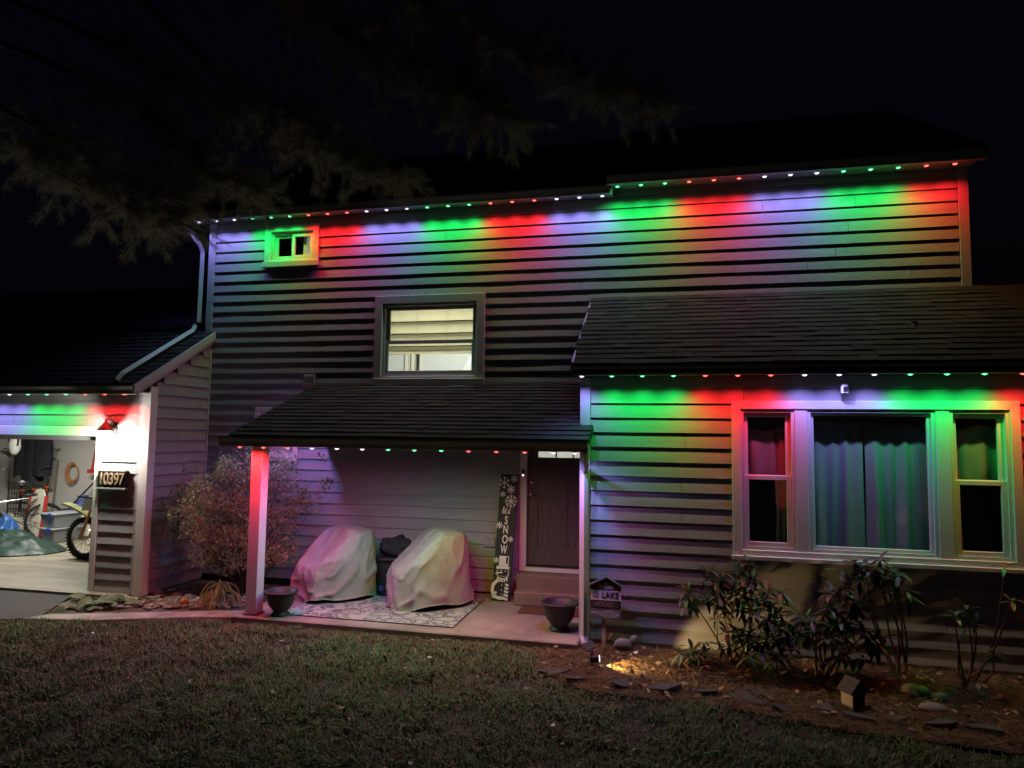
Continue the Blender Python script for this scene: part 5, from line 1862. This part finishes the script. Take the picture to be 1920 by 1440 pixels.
# ------------------------------------------------------------------ pine tree (trunk stands left of the view, limbs reach over the roof)
pt = thing('pine_tree', 'dark pine tree whose drooping boughs hang over the roof from upper left', 'tree', (-7.6, 3.6, 0))
B0 = Vector((-7.6, 3.6, 0))
q = MB()
q.tube([(0, 0, -.1), (.05, .05, 3), (.1, .1, 6), (.1, .15, 9.5)], [.24, .20, .15, .07], 14)
q.build('trunk', 'bark', pt, smooth=True)
LIMBS = [[(-7.5, 3.7, 6.10), (-6.68, 4.6, 5.95), (-5.49, 5.2, 5.55), (-4.91, 5.6, 5.20), (-4.58, 6.0, 4.83), (-4.27, 6.2, 4.68)],
         [(-7.5, 3.7, 6.80), (-5.0, 4.4, 6.21), (-3.96, 5.2, 5.40), (-3.72, 5.6, 5.20), (-3.43, 5.8, 5.03), (-3.13, 6.0, 4.89), (-2.68, 6.3, 4.75)],
         [(-7.5, 3.65, 5.00), (-6.3, 4.2, 4.80), (-5.9, 4.8, 4.78), (-5.6, 5.2, 4.56), (-5.2, 5.5, 4.37), (-4.86, 5.8, 4.25)],
         [(-7.5, 3.7, 7.20), (-5.0, 4.2, 6.90), (-3.13, 4.6, 6.26), (-2.27, 5.0, 5.96), (-1.79, 5.4, 5.76), (-1.13, 5.7, 5.51), (-0.59, 6.0, 5.36), (-0.07, 6.3, 5.28)],
         [(-7.5, 3.7, 7.00), (-5.2, 4.6, 6.60), (-3.51, 5.2, 6.15), (-2.63, 5.6, 5.67), (-1.97, 6.0, 5.39), (-1.44, 6.2, 5.22)],
         [(-7.5, 3.7, 6.40), (-6.2, 4.7, 6.20), (-5.3, 5.2, 5.90), (-4.6, 5.6, 5.55), (-4.0, 5.9, 5.30), (-3.5, 6.1, 5.20)],
         [(-7.5, 3.7, 7.10), (-5.2, 4.7, 6.70), (-3.9, 5.2, 6.30), (-2.9, 5.6, 5.90), (-2.2, 5.9, 5.60), (-1.7, 6.2, 5.45)],
         [(-7.5, 3.7, 5.20), (-6.4, 4.6, 5.00), (-5.7, 5.3, 4.75), (-5.3, 5.7, 4.65), (-5.05, 5.95, 4.60)],
         [(-7.4, 3.8, 5.50), (-6.5, 4.6, 5.30), (-6.0, 5.4, 5.10), (-5.6, 6.0, 4.82), (-5.3, 6.4, 4.60)]]
rnd = random.Random(31)
tufts = []
for li, lm_ in enumerate(LIMBS):
    pts = [Vector(tuple(p)) for p in catmull(lm_, 7)]
    MB().tube([p - B0 for p in pts], [.045 - .038 * i / (len(pts) - 1) for i in range(len(pts))], 6).build('limb', 'bark', pt, smooth=True)
    q = MB()
    n = len(pts)
    for i in range(int(n * .42), n):
        fr = i / n
        for s in range(8 if fr < .8 else 10):
            d = Vector((rnd.uniform(-.5, 1), rnd.uniform(-1, 1), rnd.uniform(-.55, .5))).normalized()
            l = rnd.uniform(.15, .62) * (1.15 - .4 * fr)
            p0 = pts[i] + Vector((rnd.uniform(-.05, .05),) * 3)
            p1 = p0 + d * l * .6
            p2 = p0 + d * l + Vector((0, 0, -.10 * l))
            q.tube([p0 - B0, p1 - B0, p2 - B0], [.006, .004, .0025], 4)
            for u in (.35, .55, .75, .9, 1.0):
                a, b_ = (p0, p1) if u < .6 else (p1, p2)
                tp = p0.lerp(p2, u)
                tufts.append((tp.x - B0.x, tp.y - B0.y, tp.z - B0.z, d.x, d.y, d.z))
    q.build('twigs', 'bark', pt)
for a, b_ in (((-2.35, 5.2, 5.95), (-2.38, 5.2, 4.94)), ((-2.14, 5.2, 5.75), (-2.12, 5.2, 5.1))):
    a, b_ = Vector(a) - B0, Vector(b_) - B0
    MB().tube([a, a.lerp(b_, .5) + Vector((.02, 0, 0)), b_], [.006, .004, .002], 5).build('hanging_twig', 'bark', pt)
T = np.array(tufts)
per = 26
n = len(T) * per
rng = np.random.default_rng(2)
P = np.repeat(T[:, :3], per, 0) + rng.normal(0, .012, (n, 3))
D = np.repeat(T[:, 3:], per, 0) * .8 + rng.normal(0, .62, (n, 3))
D[:, 2] -= .38
D /= np.linalg.norm(D, axis=1)[:, None]
l = (.07 + .06 * rng.random(n))[:, None]
sd = np.cross(D, rng.normal(size=(n, 3)))
sd /= np.linalg.norm(sd, axis=1)[:, None]
E_ = P + D * l + np.array([0, 0, -.012])
V = np.stack([P - sd * .0014, P + sd * .0014, E_], 1).reshape(-1, 3)
F = np.arange(n * 3).reshape(-1, 3)
kind(numpy_mesh('crown', V, F, ['needle_a', 'needle_b'], rng.integers(0, 2, n), pt), 'stuff')
